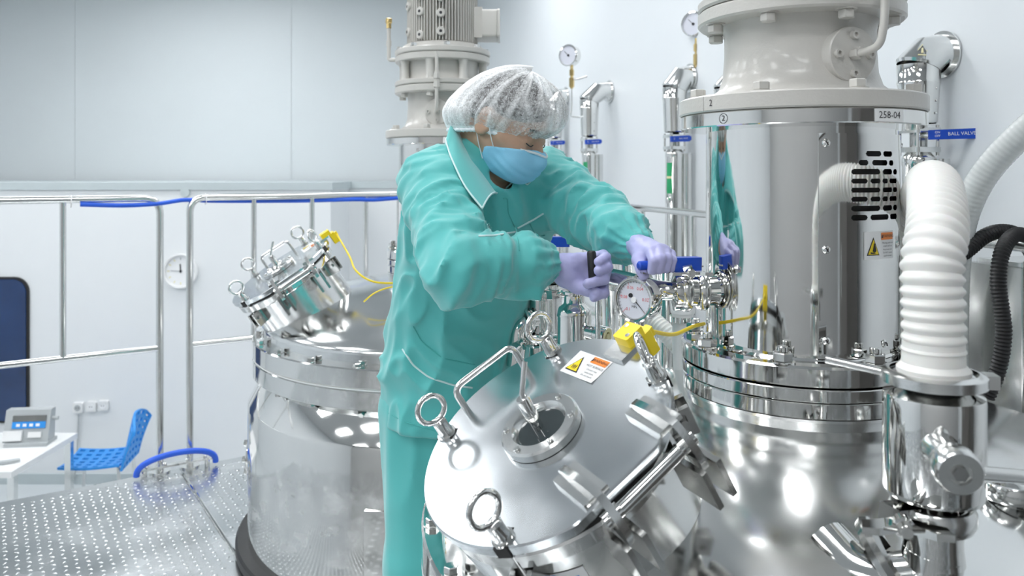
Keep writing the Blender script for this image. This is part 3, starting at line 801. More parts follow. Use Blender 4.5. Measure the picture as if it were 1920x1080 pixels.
    if g:
        gx, gy, gr, by0, by1, tx, ty = g
        gp = P(gx, gy, Y-.03); fd = Vector((-.62, -.78, 0)).normalized()
        gg = gauge(t, frame(gp, fd, (0, 0, 1)), gr, 'gauge', 'dial')
        Mg = frame(gp, fd, (0, 0, 1))
        MB().box((-.002, -.001, gr*.05), (gr*.6, .001, gr*.08), Mg @ Matrix.Rotation(.8, 4, 'Z')).disc(gr*.12, gr*.03, gr*.09, 12, Mg).build('pointer', 'ink', gg)
        sb = P(gx+6, by0, Y-.03); se = P(gx+8, by1, Y-.03)
        cx, cy = sb.x, sb.y
        bv = MB().disc(.010, se.z, sb.z, 14, Matrix.Translation((cx, cy, 0))).hexa(.017, se.z+.01, se.z+(sb.z-se.z)*.45, Matrix.Translation((cx, cy, 0))).hexa(.015, se.z+(sb.z-se.z)*.55, se.z+(sb.z-se.z)*.8, Matrix.Translation((cx, cy, 0))).build('gauge_valve', 'brass', t, True)
        zm = se.z+(sb.z-se.z)*.38
        MB().tube([(cx, cy, zm), (cx+.04, cy-.01, zm+.002), (cx+.10, cy-.02, zm+.02)], [.007, .006, .007], 10).build('gauge_valve_lever', 'steel_dark', bv)
        te = P(tx, ty, Y-.02)
        MB().tube(bend_path([(cx, cy, se.z+.005), (cx, cy, te.z+.05), (cx-.01, cy, te.z+.005), tuple(te)], .05), .0055, 10).build('siphon_tube', 'steel_soft', t, True)
    return t
wall_pipe(1722, 2.53, 62, 128, 232, 292, 'nearest insulated wall pipe, with BALL VALVE on its blue lever', text_on=True, lab=False)
wall_pipe(1365, 3.68, 124, 172, 238, 280, 'insulated wall pipe half hidden behind the beige gear neck', lab=False)
wall_pipe(1265, 4.2, 122, 168, 248, 284, 'insulated wall pipe with tall gauge, left of the polished column', g=(1300, 45, .062, 72, 126, 1276, 198))
wall_pipe(1105, 5.3, 152, 190, 255, 287, 'insulated wall pipe with gauge, just right of the hair cap', g=(1066, 104, .068, 122, 166, 1090, 220))
wall_pipe(1040, 6.2, 165, 196, 258, 286, 'farthest insulated wall pipe, half hidden behind the worker', lab=False)

# yellow house-shaped sticker on the nearest elbow
wp0 = [o for o in bpy.data.objects if o.name == 'wall_pipe'][0]
elb = [o for o in wp0.children if o.name.startswith('elbow')][0]
EB = BVHTree.FromPolygons([v.co for v in elb.data.vertices], [tuple(p_.vertices) for p_ in elb.data.polygons])
def on_el(px, py, lift):
    d = (P(px, py, 1)-Vector((0, 0, EYE))).normalized(); h = EB.ray_cast(Vector((0, 0, EYE)), d)
    return (h[0]-d*lift) if h[0] is not None else EB.find_nearest(P(px, py, 2.5))[0]-d*lift
def house(k, cx=1729, cy=98): return [(cx+(x-cx)*k, cy+(y-cy)*k) for x, y in ((1719, 114), (1720, 94), (1730, 82), (1739, 95), (1737, 115))]
poly('pipe_sticker', house(1), lambda x, y: on_el(x, y, .0008), 'cream_label', elb)
poly('pipe_sticker', house(.80), lambda x, y: on_el(x, y, .0016), 'steel_dark', elb)
poly('pipe_sticker', [(1721, 103), (1721, 101), (1737, 102), (1737, 104)], lambda x, y: on_el(x, y, .0022), 'cream_label', elb)
poly('pipe_sticker', [(1727, 99), (1728, 90), (1731, 89), (1732, 99)], lambda x, y: on_el(x, y, .0022), 'cream_label', elb)
# ------------------------------------------------------------------ far side: clock, sockets, window, desk, chair
c = P(340, 508, PB-.001)
ck = thing('wall_clock', c, 'round white wall clock seen between the rail posts', 'clock')
Mk = frame(c, (0, -1, 0), (1, 0, 0))
MB().lathe([(.0001, .0), (.15, 0), (.152, .03), (.146, .04), (.132, .036), (.128, .012), (.0001, .012)], 48, Mk).build('case', 'white_plastic', ck, True)
MB().disc(.127, .012, .014, 40, Mk).build('face', 'paper', ck, True)
for i in range(12):
    a_ = PI/6*i
    MB().box((.098, -.004, .014), (.118, .004, .016), Mk @ Matrix.Rotation(a_, 4, 'Z')).build('hour_mark', 'cream_label' if 3 < i < 10 else 'grey_plastic', ck, True)
def hand(a_, L, w_, mm):
    MB().box((-.015, -w_, .016), (L, w_, .019), Mk @ Matrix.Rotation(a_, 4, 'Z')).build('clock_hand', mm, ck, True)
hand(PI/2+.05, .062, .005, 'ink'); hand(PI-.05, .085, .0025, 'grey_plastic'); MB().disc(.01, .014, .022, 14, Mk).build('hub', 'ink', ck, True)
sp_ = MB().lathe([(.0001, 0), (.045, 0), (.04, .02), (.0001, .024)], 20, frame(P(348, 361, PB-.001), (0, -1, 0))).build('wall_fitting', 'trim_grey')
tag(sp_, 'small grey fitting high on the white wall, above the clock', 'fitting')
for k, px in enumerate((149, 174, 196)):
    c = P(px, 763-k*2, PB-.001); M = frame(c, (0, -1, 0), (1, 0, 0))
    so = thing('wall_socket', c, ('leftmost wall socket, with the grey cord plugged in', 'middle of the three white wall sockets', 'rightmost of the three white wall sockets')[k], 'socket', 'wall sockets')
    MB().rbox((-.042, -.042, 0), (.042, .042, .035), .008, M).build('housing', 'white_plastic', so, True)
    MB().ring(.022, .027, .035, .038, 20, M).disc(.022, .030, .0355, 20, M).build('insert', 'grey_plastic' if k == 0 else 'paper', so, True)
    for s_ in (-1, 1): MB().disc(.004, .035, .037, 8, M @ Matrix.Translation((s_*.01, 0, 0))).build('hole', 'ink', so, True)
tag(MB().tube(smooth_path([P(148, 775, PB-.05), P(147, 800, PB-.03), P(145, 850, PB-.03), P(141, 885, PB-.04), Vector((P(139, 890, PB).x, PB-.05, FLR+.01))]), .008, 8).build('power_cord', 'grey_plastic'), 'grey power cord hanging from the leftmost wall socket', 'cord')
# dark blue window
wl = P(-330, 655, PB); wr_ = P(56, 655, PB); zt_, zb_ = P(0, 519, PB).z, P(0, 792, PB).z
wd = MB().rbox((wl.x, zb_, 0), (wr_.x, zt_, .02), .13, Matrix(((1, 0, 0, 0), (0, 0, -1, PB), (0, 1, 0, 0), (0, 0, 0, 1))), n=8).build('window_1', 'black_rubber')
wd['kind'] = 'structure'; wd['label'] = 'dark blue rounded window in the white partition'
MB().rbox((wl.x+.02, zb_+.02, .018), (wr_.x-.02, zt_-.02, .026), .115, Matrix(((1, 0, 0, 0), (0, 0, -1, PB), (0, 1, 0, 0), (0, 0, 0, 1))), n=8).build('pane', 'navy_glass', wd)
# desk
dz = FLR+.75
dk = thing('work_table', (-3.8, 5.6, FLR), 'steel-topped work table below the platform at far left', 'table')
x1 = P(80, 868, 5.6).x; 
MB().box((-4.6, 5.25, dz-.04), (x1, 6.05, dz)).build('table_top', 'white_plastic', dk, True)
for X in (-4.5, x1-.06):
    for Y in (5.3, 5.98): MB().box((X, Y, FLR), (X+.045, Y+.045, dz-.04)).build('leg', 'steel_soft', dk, True)
MB().box((-4.5, 5.3, FLR+.18), (x1-.03, 5.34, FLR+.22)).build('stretcher', 'steel_soft', dk, True)
sc_ = thing('scale_indicator', (-3.52, 5.78, dz), 'grey weighing indicator with blue display on the table', 'weighing indicator')
Ms = frame((-3.47, 5.80, dz), (0, 0, 1), (1, .1, 0))
MB().box((-.17, -.07, 0), (.12, .10, .025), Ms).build('base', 'grey_plastic', sc_, True)
hs = MB().add([(-.20, -.03, .02), (.11, -.03, .02), (.11, .08, .02), (-.20, .08, .02), (-.20, .03, .24), (.11, .03, .24), (.11, .10, .24), (-.20, .10, .24)], [(0,3,2,1),(4,5,6,7),(0,1,5,4),(1,2,6,5),(2,3,7,6),(3,0,4,7)], Ms).build('housing', 'grey_plastic', sc_, True)
Fs = Ms @ frame((-.045, -.003, .13), (0, -1, .27), (1, 0, 0))
MB().box((-.10, .035, 0), (.13, .075, .004), Fs).build('screen', 'steel_dark', hs)
MB().box((-.10, -.015, 0), (.13, .032, .004), Fs).build('blue_strip', 'blue_plastic', hs)
for i in range(4): MB().box((-.07+i*.045, -.002, .004), (-.045+i*.045, .018, .006), Fs).build('key', 'paper', hs)
MB().box((-.15, -.10, 0), (-.02, -.03, .02), Fs).build('key_pad', 'white_plastic', hs); MB().box((.02, -.08, 0), (.11, -.04, .012), Fs).build('key_pad', 'white_plastic', hs)
MB().tube([Ms @ Vector((.11, .05, .17)), Ms @ Vector((.15, .05, .17))], .014, 12).build('clamp_knob', 'grey_plastic', sc_, True)
pp = MB().box((-.16, -.10, dz), (.14, .11, dz+.003), Matrix.Translation((-3.46, 5.50, 0)) @ Matrix.Rotation(.15, 4, 'Z')).build('paper_sheet', 'paper')
tag(pp, 'white paper sheet lying on the work table', 'paper')
rc_ = MB().rbox((-.085, -.021, dz+.0035), (.085, .021, dz+.020), .01, Matrix.Translation((-3.42, 5.40, 0)) @ Matrix.Rotation(.5, 4, 'Z')).build('remote_control', 'grey_plastic')
tag(rc_, 'small grey remote control on the paper sheet', 'remote')
# blue perforated chair
sz = FLR+.45
ch = thing('plastic_chair', (P(185, 890, 6.3).x, 6.3, FLR), 'bright blue perforated plastic chair by the white wall', 'chair')
cx = P(190, 890, 6.3).x; Mch = Matrix.Translation((cx, 6.3, 0)) @ Matrix.Rotation(.15, 4, 'Z')
def perforated(name, w_, h, nu, nv, fn, th, par):
    vs = []; fs = []
    # grid with square holes, two layers
    us = []; vv = []
    for i in range(nu): us += [(i+.0)/nu, (i+.22)/nu, (i+.78)/nu]
    us.append(1.0)
    for j in range(nv): vv += [(j+.0)/nv, (j+.25)/nv, (j+.75)/nv]
    vv.append(1.0); n = len(us); m = len(vv)
    for L in (0, 1):
        for b in vv:
            for a_ in us: vs.append(tuple(fn(a_, b, th*L)))
    hole = lambda i, j: 0 <= i < n-1 and 0 <= j < m-1 and i % 3 == 1 and j % 3 == 1
    K = n*m
    for j in range(m-1):
        for i in range(n-1):
            a_, b, c_, d = j*n+i, j*n+i+1, (j+1)*n+i+1, (j+1)*n+i
            if hole(i, j):
                fs += [(a_, b, b+K, a_+K), (b, c_, c_+K, b+K), (c_, d, d+K, c_+K), (d, a_, a_+K, d+K)]
            else: fs += [(d, c_, b, a_), (a_+K, b+K, c_+K, d+K)]
    for i in range(n-1): fs += [(i, i+1, i+1+K, i+K), ((m-1)*n+i+1, (m-1)*n+i, (m-1)*n+i+K, (m-1)*n+i+1+K)]
    for j in range(m-1): fs += [((j+1)*n, j*n, j*n+K, (j+1)*n+K), (j*n+n-1, (j+1)*n+n-1, (j+1)*n+n-1+K, j*n+n-1+K)]
    return MB().add(vs, fs).build(name, 'blue_plastic', par, True)
perforated('seat', .42, .42, 6, 6, lambda a_, b, l: Mch @ Vector((-.24+.44*a_, -.22+.44*b, sz+l+.02*(1-math.sin(PI*b))-.015*math.sin(PI*a_))), .018, ch)
perforated('backrest', .42, .42, 6, 7, lambda a_, b, l: Mch @ Vector((.19+.06*b+.04*b*b-l-.05*math.sin(PI*a_)*b+.03, -.21+.42*a_*(1-.0*b), sz-.02+.40*b-.10*b*(abs(a_-.5)*2)**3)), .018, ch)
for sx in (-1, 1):
    for sy in (-1, 1):
        MB().tube([Mch @ Vector((sx*.18, sy*.17, sz)), Mch @ Vector((sx*.21, sy*.20, FLR))], .013, 10).build('leg', 'steel_soft', ch, True)
# ------------------------------------------------------------------ process fittings on the near tank
def dome_z(x, y, A=A2, dz=0.0):
    r = math.hypot(x-A.x, y-A.y)
    return .795+.185*max(0, 1-(r/.69)**2)**.62+dz
def wing_nut(par, p, d, s=1.0):
    """clamp screw with wing nut: p hinge point, d screw direction"""
    M = frame(p, d)
    w_ = MB().disc(.005*s, -.01*s, .045*s, 12, M).disc(.009*s, .018*s, .034*s, 14, M, bev=.002*s)
    for q in (-1, 1):
        w_.add([(q*.006*s, -.004*s, .018*s), (q*.034*s, -.003*s, .030*s), (q*.036*s, -.003*s, .048*s), (q*.022*s, -.003*s, .048*s), (q*.006*s, -.004*s, .034*s),
                (q*.006*s, .004*s, .018*s), (q*.034*s, .003*s, .030*s), (q*.036*s, .003*s, .048*s), (q*.022*s, .003*s, .048*s), (q*.006*s, .004*s, .034*s)],
               [(0, 1, 2, 3, 4), (9, 8, 7, 6, 5), (0, 1, 6, 5), (1, 2, 7, 6), (2, 3, 8, 7), (3, 4, 9, 8), (4, 0, 5, 9)], M)
    return w_.build('wing_nut', 'steel', par, True)
def clamp(par, c, ax, r, s=1.0, wing=None):
    """two-part sanitary clamp ring about axis ax at c"""
    M = frame(c, ax)
    k = MB().lathe([(r*.98, -.010*s), (r*1.12, -.010*s), (r*1.2, -.005*s), (r*1.2, .005*s), (r*1.12, .010*s), (r*.98, .010*s)], 44, M, closed=True).build('clamp_ring', 'steel_soft', par, True)
    if wing is not None:
        wd_ = Vector(wing).normalized()
        base = Vector(c)+wd_*r*1.15
        tang = Vector(ax).normalized().cross(wd_).normalized()
        MB().box((-.012*s, -.009*s, -.008*s), (.012*s, .009*s, .016*s), frame(base, wd_, tang)).build('clamp_lug', 'steel', k)
        wing_nut(par, base+wd_*.006*s, (tang*.8+wd_*.6), s)
    return k

# tall valve carrying the white hose, right foreground
VY = 1.0; VX = P(1750, 0, VY).x
def vz(py): return P(0, py, VY).z
hv = thing('hose_valve', (VX, VY, dome_z(VX, VY)), 'thick stainless valve under the white corrugated hose', 'valve')
Mv = Matrix.Translation((VX, VY, 0))
MB().lathe([(.040, vz(935)), (.056, vz(925)), (.0585, vz(915)), (.0585, vz(745)), (.0575, vz(738)), (.045, vz(731)), (.040, vz(728))], 64, Mv).build('valve_body', 'steel', hv, True)
MB().lathe([(.036, vz(732)), (.036, vz(722)), (.054, vz(716)), (.054, vz(702)), (.040, vz(696)), (.036, vz(695))], 56, Mv).build('upper_ferrule', 'steel_soft', hv, True)
cl = MB().lathe([(.052, vz(719)), (.0605, vz(717)), (.0605, vz(699)), (.054, vz(694)), (.050, vz(694))], 56, Mv).build('clamp_ring', 'steel_soft', hv, True)
MB().box((.05, -.012, vz(722)), (.072, .012, vz(697)), Mv @ Matrix.Rotation(RAD(-12), 4, 'Z')).build('clamp_lug', 'steel', cl)
MB().tube([(VX-.050, VY+.02, vz(706)), (VX-.115, VY+.05, vz(690))], .0055, 12).build('clamp_screw', 'steel_soft', cl)
# side actuator
pa_ = P(1772, 842, VY-.056); pb_ = P(1806, 884, VY-.115)
ac = MB().lathe([(.018, 0), (.021, .004), (.021, .018), (.0185, .022), (.0185, .05), (.024, .054), (.0255, .060), (.0255, .082), (.023, .086), (.012, .086), (.012, .080), (.0001, .080)], 40, frame(pa_+Vector((0, .02, 0)), (pb_-pa_))).build('actuator', 'steel_soft', hv, True)
Ma = frame(pa_+Vector((0, .02, 0)), (pb_-pa_))
MB().hexa(.0085, .078, .0865, Ma).build('actuator_nut', 'steel_dark', ac)
MB().tube([P(1835, 888, VY-.08), P(1900, 893, VY-.06), P(2010, 905, VY-.03)], .0085, 14).build('lever_rod', 'steel_soft', ac)
clamp(hv, (VX-.002, VY, vz(962)), (0, 0, 1), .042, 1.35, wing=(-.92, -.35, .1))
MB().lathe([(.036, vz(1050)), (.034, vz(1020)), (.034, vz(985)), (.041, vz(976)), (.041, vz(945)), (.034, vz(938)), (.034, vz(930))], 48, Mv).build('lower_ferrule', 'steel', hv, True)
MB().tube(bend_path([(VX, VY, vz(1035)), (VX-.005, VY, vz(1085)), (VX-.075, VY+.03, vz(1120)), (VX-.10, VY+.09, dome_z(VX-.10, VY+.09)-.02)], .05, 8), .0355, 32).build('elbow', 'steel', hv, True)
Mn = frame((VX-.058, VY+.012, vz(1012)), (-.35, .05, -.9), (0, 1, 0))
MB().lathe([(.036, -.01), (.060, -.008), (.064, 0), (.060, .008), (.036, .012)], 44, frame((VX-.045, VY+.02, vz(1075)), (-.75, .25, -.55))).build('elbow_clamp', 'steel_dark', hv, True)

# white corrugated hose arching back behind the column
hp = smooth_path([(VX, VY, vz(700)), (VX, VY, vz(600)), (VX+.001, VY+.005, vz(500)), P(1757, 432, 1.03), P(1756, 378, 1.10), P(1750, 347, 1.21), P(1738, 352, 1.36), P(1722, 392, 1.52), P(1706, 455, 1.64), P(1694, 530, 1.71), P(1688, 620, 1.75), (.855, 1.76, dome_z(.855, 1.76)+.04)], 10)
hs_ = thing('corrugated_hose', hp[0], 'thick white corrugated hose arching up from the valve', 'hose')
corrugated(MB(), hp[5:], .0375, .0147, .0045, 28, 8, .8).build('hose', 'white_hose', hs_, True)
MB().lathe([(.034, vz(700)), (.0425, vz(698)), (.0425, vz(690)), (.0365, vz(680)), (.0355, vz(640)), (.034, vz(638))], 40, Mv).build('end_sleeve', 'white_hose', hs_, True)
MB().ring(.030, .040, -.06, .01, 32, Matrix.Translation((.855, 1.76, dome_z(.855, 1.76)+.04))).build('end_collar', 'steel', hs_, True)

# translucent braided hose from the upper right
bh = smooth_path([P(2080, 120, 1.80), P(1990, 190, 1.86), P(1915, 252, 1.92), P(1850, 322, 1.98), P(1812, 395, 2.02), P(1795, 480, 2.05), P(1790, 600, 2.08), P(1790, 720, 2.08)], 10)
tag(corrugated(MB(), bh, .033, .012, .0009, 24, 4).build('braided_hose', 'clear_hose'), 'translucent braided hose crossing the wall at upper right', 'hose')
# black conduits over the rail
c1 = smooth_path([P(1668, 470, 1.98), P(1692, 492, 1.95), P(1740, 495, 1.96), P(1800, 478, 2.0), P(1848, 442, 2.02), P(1885, 434, 2.04), P(1915, 448, 2.06), P(1945, 500, 2.08), P(1960, 600, 2.10)], 10)
tag(corrugated(MB(), c1, .0195, .0085, .003, 16, 4).build('cable_conduit', 'black_rubber'), 'black corrugated conduit running sideways behind the white hose', 'conduit', 'black conduits')
c2 = smooth_path([P(1945, 450, 1.98), P(1905, 440, 1.94), P(1880, 470, 1.90), P(1872, 530, 1.88), P(1882, 620, 1.86), P(1872, 690, 1.86), P(1850, 745, 1.87)], 10)
tag(corrugated(MB(), c2, .0185, .0085, .003, 16, 4).build('cable_conduit', 'black_rubber'), 'black corrugated conduit hanging down beside the steel cabinet', 'conduit', 'black conduits')
# dark cable bundle lying on the wall rail
kb = MB()
for i in range(5):
    kb.tube(smooth_path([P(1122+i*4, 372+i*2, 4.45-i*.02), P(1140+i*3, 364+i*3, 4.40), P(1156+i*2, 370+i*3, 4.35), P(1168+i, 384+i*2, 4.30)], 5), .016, 8)
tag(kb.build('cable_bundle', 'black_rubber'), 'black cable bundle draped over the wall rail', 'cable')

# vacuum gauge with red figures
gp = P(1190, 562, 1.50); gn = Vector((-.66, -.75, .06)).normalized()
Mg = frame(gp, gn, Vector((0, 0, 1)).cross(gn))
vg = thing('vacuum_gauge', (gp.x+.03, gp.y+.03, dome_z(gp.x+.03, gp.y+.03)), 'round vacuum gauge with red figures below the gloved hand', 'gauge')
GR = .0395
MB().lathe([(.0001, -.036), (GR*.96, -.036), (GR, -.033), (GR, -.004), (GR*1.09, -.002), (GR*1.10, .004), (GR*1.04, .007), (GR*.95, .006), (GR*.93, -.001), (.0001, -.001)], 64, Mg).build('case', 'steel', vg, True)
dl = MB().disc(GR*.925, -.001, .0003, 48, Mg).build('dial', 'dial', vg, True)
MB().ring(GR*.88, GR*.935, .0003, .004, 56, Mg).build('inner_rim', 'steel_dark', vg, True)
fd = flat(Mg, .0006)
for i in range(26):
    a_ = RAD(225-270*i/25); L = .80 if i % 5 else .72
    mb = MB().box((GR*L, -.0003, .0003), (GR*.87, .0003, .0006), Mg @ Matrix.Rotation(a_, 4, 'Z')); mb.build('tick', 'red_ink' if i % 5 == 0 else 'ink', dl)
for s_, a_ in (('-0.1', 232), ('0.08', 172), ('0.06', 115), ('0.04', 62), ('0.02', 4)):
    text('figure', s_, .0085, (lambda a_: lambda u, v: fd(u+GR*.60*math.cos(RAD(a_)), v+GR*.60*math.sin(RAD(a_))))(a_), 'red_ink', dl)
text('figure', 'MPa', .007, lambda u, v: fd(u, v-GR*.34), 'ink', dl)
pn = MB().add([(-.012, .0016, .002), (-.012, -.0016, .002), (.033, -.0003, .002), (.033, .0003, .002)], [(0, 1, 2, 3)], Mg @ Matrix.Rotation(RAD(-43), 4, 'Z')).disc(.0042, .001, .003, 14, Mg @ Matrix.Rotation(RAD(-43), 4, 'Z') @ Matrix.Translation((-.011, 0, 0))).build('pointer', 'ink', vg, True)
MB().disc(.0055, .002, .0045, 20, Mg).build('pointer_hub', 'paper', vg, True)
patch('case_label', .034, .026, lambda u, v: Mg @ Vector(((GR+.0008)*math.cos(.75+u/GR), (GR+.0008)*math.sin(.75+u/GR), -.018+v)), 'sticker', vg, 8, 1, True)
MB().lathe([(.0001, .002), (.006, 0), (.007, -.004)], 12, frame(gp-gn*.02+Vector((0, 0, GR+.004)), (0, 0, 1))).build('vent_plug', 'black_rubber', vg, True)
gs = gp-gn*.018
zb = dome_z(gs.x, gs.y)
MB().tube([gs+Vector((0, 0, -GR+.002)), (gs.x, gs.y, zb-.02)], .0075, 14).build('stem', 'steel', vg, True)
MB().hexa(.012, zb+.06, zb+.085, Matrix.Translation((gs.x, gs.y, 0))).disc(.022, zb-.015, zb+.03, 24, Matrix.Translation((gs.x, gs.y, 0)), bev=.003).build('socket', 'steel_soft', vg, True)

# ball valve on the side of the column, blue sleeved lever under the left hand
BY = 1.52
bc = P(1300, 545, BY)
bv = thing('ball_valve', (bc.x, bc.y, dome_z(bc.x, bc.y)), 'stainless ball valve with the big blue lever in the gloved hand', 'valve')
X0 = P(1262, 0, BY).x; XE = A2.x-.172
def MX(x): return frame((x, bc.y, bc.z), (1, 0, 0), (0, 0, 1))
MB().lathe([(.018, X0-.004), (.0375, X0), (.0385, X0+.003), (.0385, X0+.012), (.030, X0+.018), (.028, X0+.045), (.036, X0+.050), (.036, X0+.060), (.028, X0+.066), (.028, XE+.012)], 44, frame((0, bc.y, bc.z), (1, 0, 0), (0, 0, 1))).build('valve_body', 'steel', bv, True)
clamp(bv, (X0+.022, bc.y, bc.z), (1, 0, 0), .033, 1.0, wing=(0, -.55, .85))
clamp(bv, (X0+.055, bc.y, bc.z), (1, 0, 0), .031, .9)
lv0 = P(1306, 494, BY); lv1 = P(1202, 496, BY-.035)
ld = (lv1-lv0).normalized(); Ml = frame(lv0, Vector((0, 0, 1))-ld*ld.z, ld)
Lh = (lv1-lv0).length
MB().tube([(lv0.x-.012, BY, bc.z), (lv0.x-.012, BY, lv0.z-.008)], .009, 14).build('stem', 'steel', bv, True)
lv = MB().prism([(-.008, -.006), (Lh*.45, -.006), (Lh*.55, -.016), (Lh+.002, -.016), (Lh+.002, -.013), (Lh*.57, -.013), (Lh*.47, -.003), (-.008, -.003)], -.012, .012, Ml @ Matrix(((1, 0, 0, 0), (0, 0, 1, 0), (0, 1, 0, 0), (0, 0, 0, 1)))).build('lever', 'steel_soft', bv, True)
MB().rbox((-.006, -.013, -.0125), (Lh*.62, .013, .0125), .005, Ml).build('lever_sleeve', 'blue_handle', lv)
MB().tube([Ml @ Vector((Lh*.55, 0, 0)), Ml @ Vector((Lh-.006, 0, -.002)), Ml @ Vector((Lh+.004, 0, -.002)), Ml @ Vector((Lh+.007, 0, -.002))], [.0088, .0088, .0085, .005], 16).build('lever_tip', 'blue_handle', lv)
hp = [Vector((X0+.02, BY, bc.z)), P(1205, 534, BY+.045), P(1120, 514, BY+.14), P(1085, 512, BY+.17), P(1062, 560, BY+.19), (P(1062, 0, BY+.19).x, BY+.19, dome_z(P(1062, 0, BY+.19).x, BY+.19)-.01)]
hpipe = thing('transfer_pipe', hp[-1], 'horizontal stainless transfer pipe behind the gloved hands', 'pipe')
MB().tube(bend_path([hp[0], Vector((X0-.025, BY, bc.z))]+hp[1:3]+[P(1078, 512, BY+.30), P(1078, 700, BY+.30)], .05), .0185, 20).build('pipe', 'steel', hpipe, True)
MB().ring(.018, .026, -.006, .006, 28, frame(hp[1], hp[2]-hp[1])).build('weld_collar', 'steel_soft', hpipe, True)

# open vent nozzle with side port
vc = P(1077, 600, 1.70)
vn = thing('vent_nozzle', (vc.x, vc.y, dome_z(vc.x, vc.y)), 'short open-topped steel nozzle below the gripping hand', 'nozzle')
def vz2(py): return P(0, py, 1.70).z
Mv2 = Matrix.Translation((vc.x, vc.y, 0))
MB().lathe([(.038, dome_z(vc.x, vc.y)-.03), (.036, vz2(590)), (.036, vz2(584)), (.033, vz2(576)), (.024, vz2(570)), (.022, vz2(566)), (.0215, vz2(554)), (.025, vz2(551)), (.025, vz2(546)), (.0205, vz2(545)), (.018, vz2(550)), (.018, vz2(580))], 48, Mv2).build('body', 'steel', vn, True)
MB().ring(.0355, .0375, vz2(592), vz2(588), 48, Mv2).build('seam_ring', 'steel_soft', vn, True)
MB().disc(.0175, vz2(578), vz2(576), 24, Mv2).build('bore', 'black_gap', vn, True)
sd = Vector((.80, -.58, -.08)).normalized()
Ms2 = frame((vc.x, vc.y, vz2(617)), sd)
sp2 = MB().lathe([(.016, 0), (.016, .050), (.020, .054), (.020, .078), (.0175, .080)], 32, Ms2).build('side_port', 'steel', vn, True)
MB().ring(.010, .0175, .076, .081, 28, Ms2).disc(.010, .070, .074, 20, Ms2).hexa(.006, .074, .083, Ms2).build('port_cap', 'cream_label', sp2)

# black grip lever held in the right hand
g0 = P(1109, 470, 1.585); g1 = P(1113, 527, 1.575)
bl = thing('grip_lever', (P(1121, 0, 1.60).x, 1.60, dome_z(P(1121, 0, 1.60).x, 1.60)), 'black grip on a steel rod held in the gloved right hand', 'lever')
MB().tube([g0, g0+Vector((0, 0, -.002)), g0+Vector((0, 0, -.006)), g1+Vector((0, 0, .004)), g1], [.006, .0082, .0092, .0098, .008], 20).build('grip', 'black_rubber', bl, True)
q = P(1121, 560, 1.60)
MB().tube([g1, P(1117, 545, 1.59), q, (q.x, q.y, dome_z(q.x, q.y)-.01)], .0052, 14).build('rod', 'steel', bl, True)
MB().disc(.018, dome_z(q.x, q.y)-.02, dome_z(q.x, q.y)+.05, 24, Matrix.Translation((q.x, q.y, 0)), bev=.003).build('gland', 'steel_soft', bl, True)

# second blue lever valve behind the worker
fb = P(1044, 453, 2.25)
fv = thing('ball_valve', (fb.x, fb.y, 0), 'ball valve with a blue lever behind the worker, above the gripping hand', 'valve')
MB().rbox((-.045, -.014, -.014), (.036, .014, .014), .005, Matrix.Translation(fb) @ Matrix.Rotation(-.1, 4, 'Z')).build('lever_sleeve', 'blue_handle', fv, True)
MB().tube([fb+Vector((-.02, 0, -.005)), fb+Vector((-.02, 0, -.07))], .010, 12).build('stem', 'steel', fv, True)
MB().lathe([(.022, -.05), (.034, -.045), (.034, -.03), (.026, -.02), (.026, .02), (.034, .03), (.034, .045), (.022, .05)], 28, frame(fb+Vector((-.02, 0, -.095)), (1, .1, 0))).build('valve_body', 'steel', fv, True)
MB().tube([fb+Vector((-.02, 0, -.12)), (fb.x-.02, fb.y, 0)], .025, 20).build('riser', 'steel_soft', fv, True)

# upright pipes between tank and wall
for k, (px, Y, r, zt_, lab) in enumerate(((1142, 2.6, .030, 1.12, 'slim upright pipe left of the vacuum gauge'), (1172, 2.5, .022, 1.15, 'thin upright pipe directly behind the vacuum gauge'), (1248, 2.55, .034, 1.12, 'upright pipe right of the vacuum gauge'), (1028, 2.7, .034, 1.05, 'upright pipe beside the worker\'s waist'))):
    p = P(px, 0, Y)
    u = thing('upright_pipe', (p.x, p.y, 0), lab, 'pipe', 'upright pipes between the tanks')
    MB().lathe([(r, 0), (r, zt_), (r*.9, zt_+.005), (.0001, zt_+.006)], 28, Matrix.Translation((p.x, p.y, 0))).build('pipe', 'steel', u, True)
    MB().ring(r, r*1.35, zt_-.09, zt_-.075, 28, Matrix.Translation((p.x, p.y, 0))).ring(r, r*1.35, zt_-.07, zt_-.055, 28, Matrix.Translation((p.x, p.y, 0))).build('coupling', 'steel_soft', u, True)
# small white corrugated hose behind the yellow switch
sh = smooth_path([P(1188, 560, 1.98), P(1215, 592, 1.96), P(1250, 625, 1.92), P(1285, 665, 1.9), P(1320, 720, 1.9)], 10)
tag(corrugated(MB(), sh, .0235, .0085, .002, 20, 5).build('corrugated_hose', 'white_hose'), 'slim white corrugated hose behind the yellow switch', 'hose')
# white plastic pump heads beside the column
pw = P(1280, 600, 1.86)
ph = thing('filter_cup', (pw.x, pw.y, dome_z(pw.x, pw.y)), 'white plastic cup left of the polished column', 'filter')
MB().lathe([(.020, dome_z(pw.x, pw.y)-.02), (.024, 1.0), (.024, 1.075), (.028, 1.08), (.028, 1.10), (.018, 1.105)], 28, Matrix.Translation((pw.x, pw.y, 0))).build('cup', 'white_plastic', ph, True)
MB().ring(.024, .031, 1.06, 1.072, 28, Matrix.Translation((pw.x, pw.y, 0))).build('collar', 'steel', ph, True)
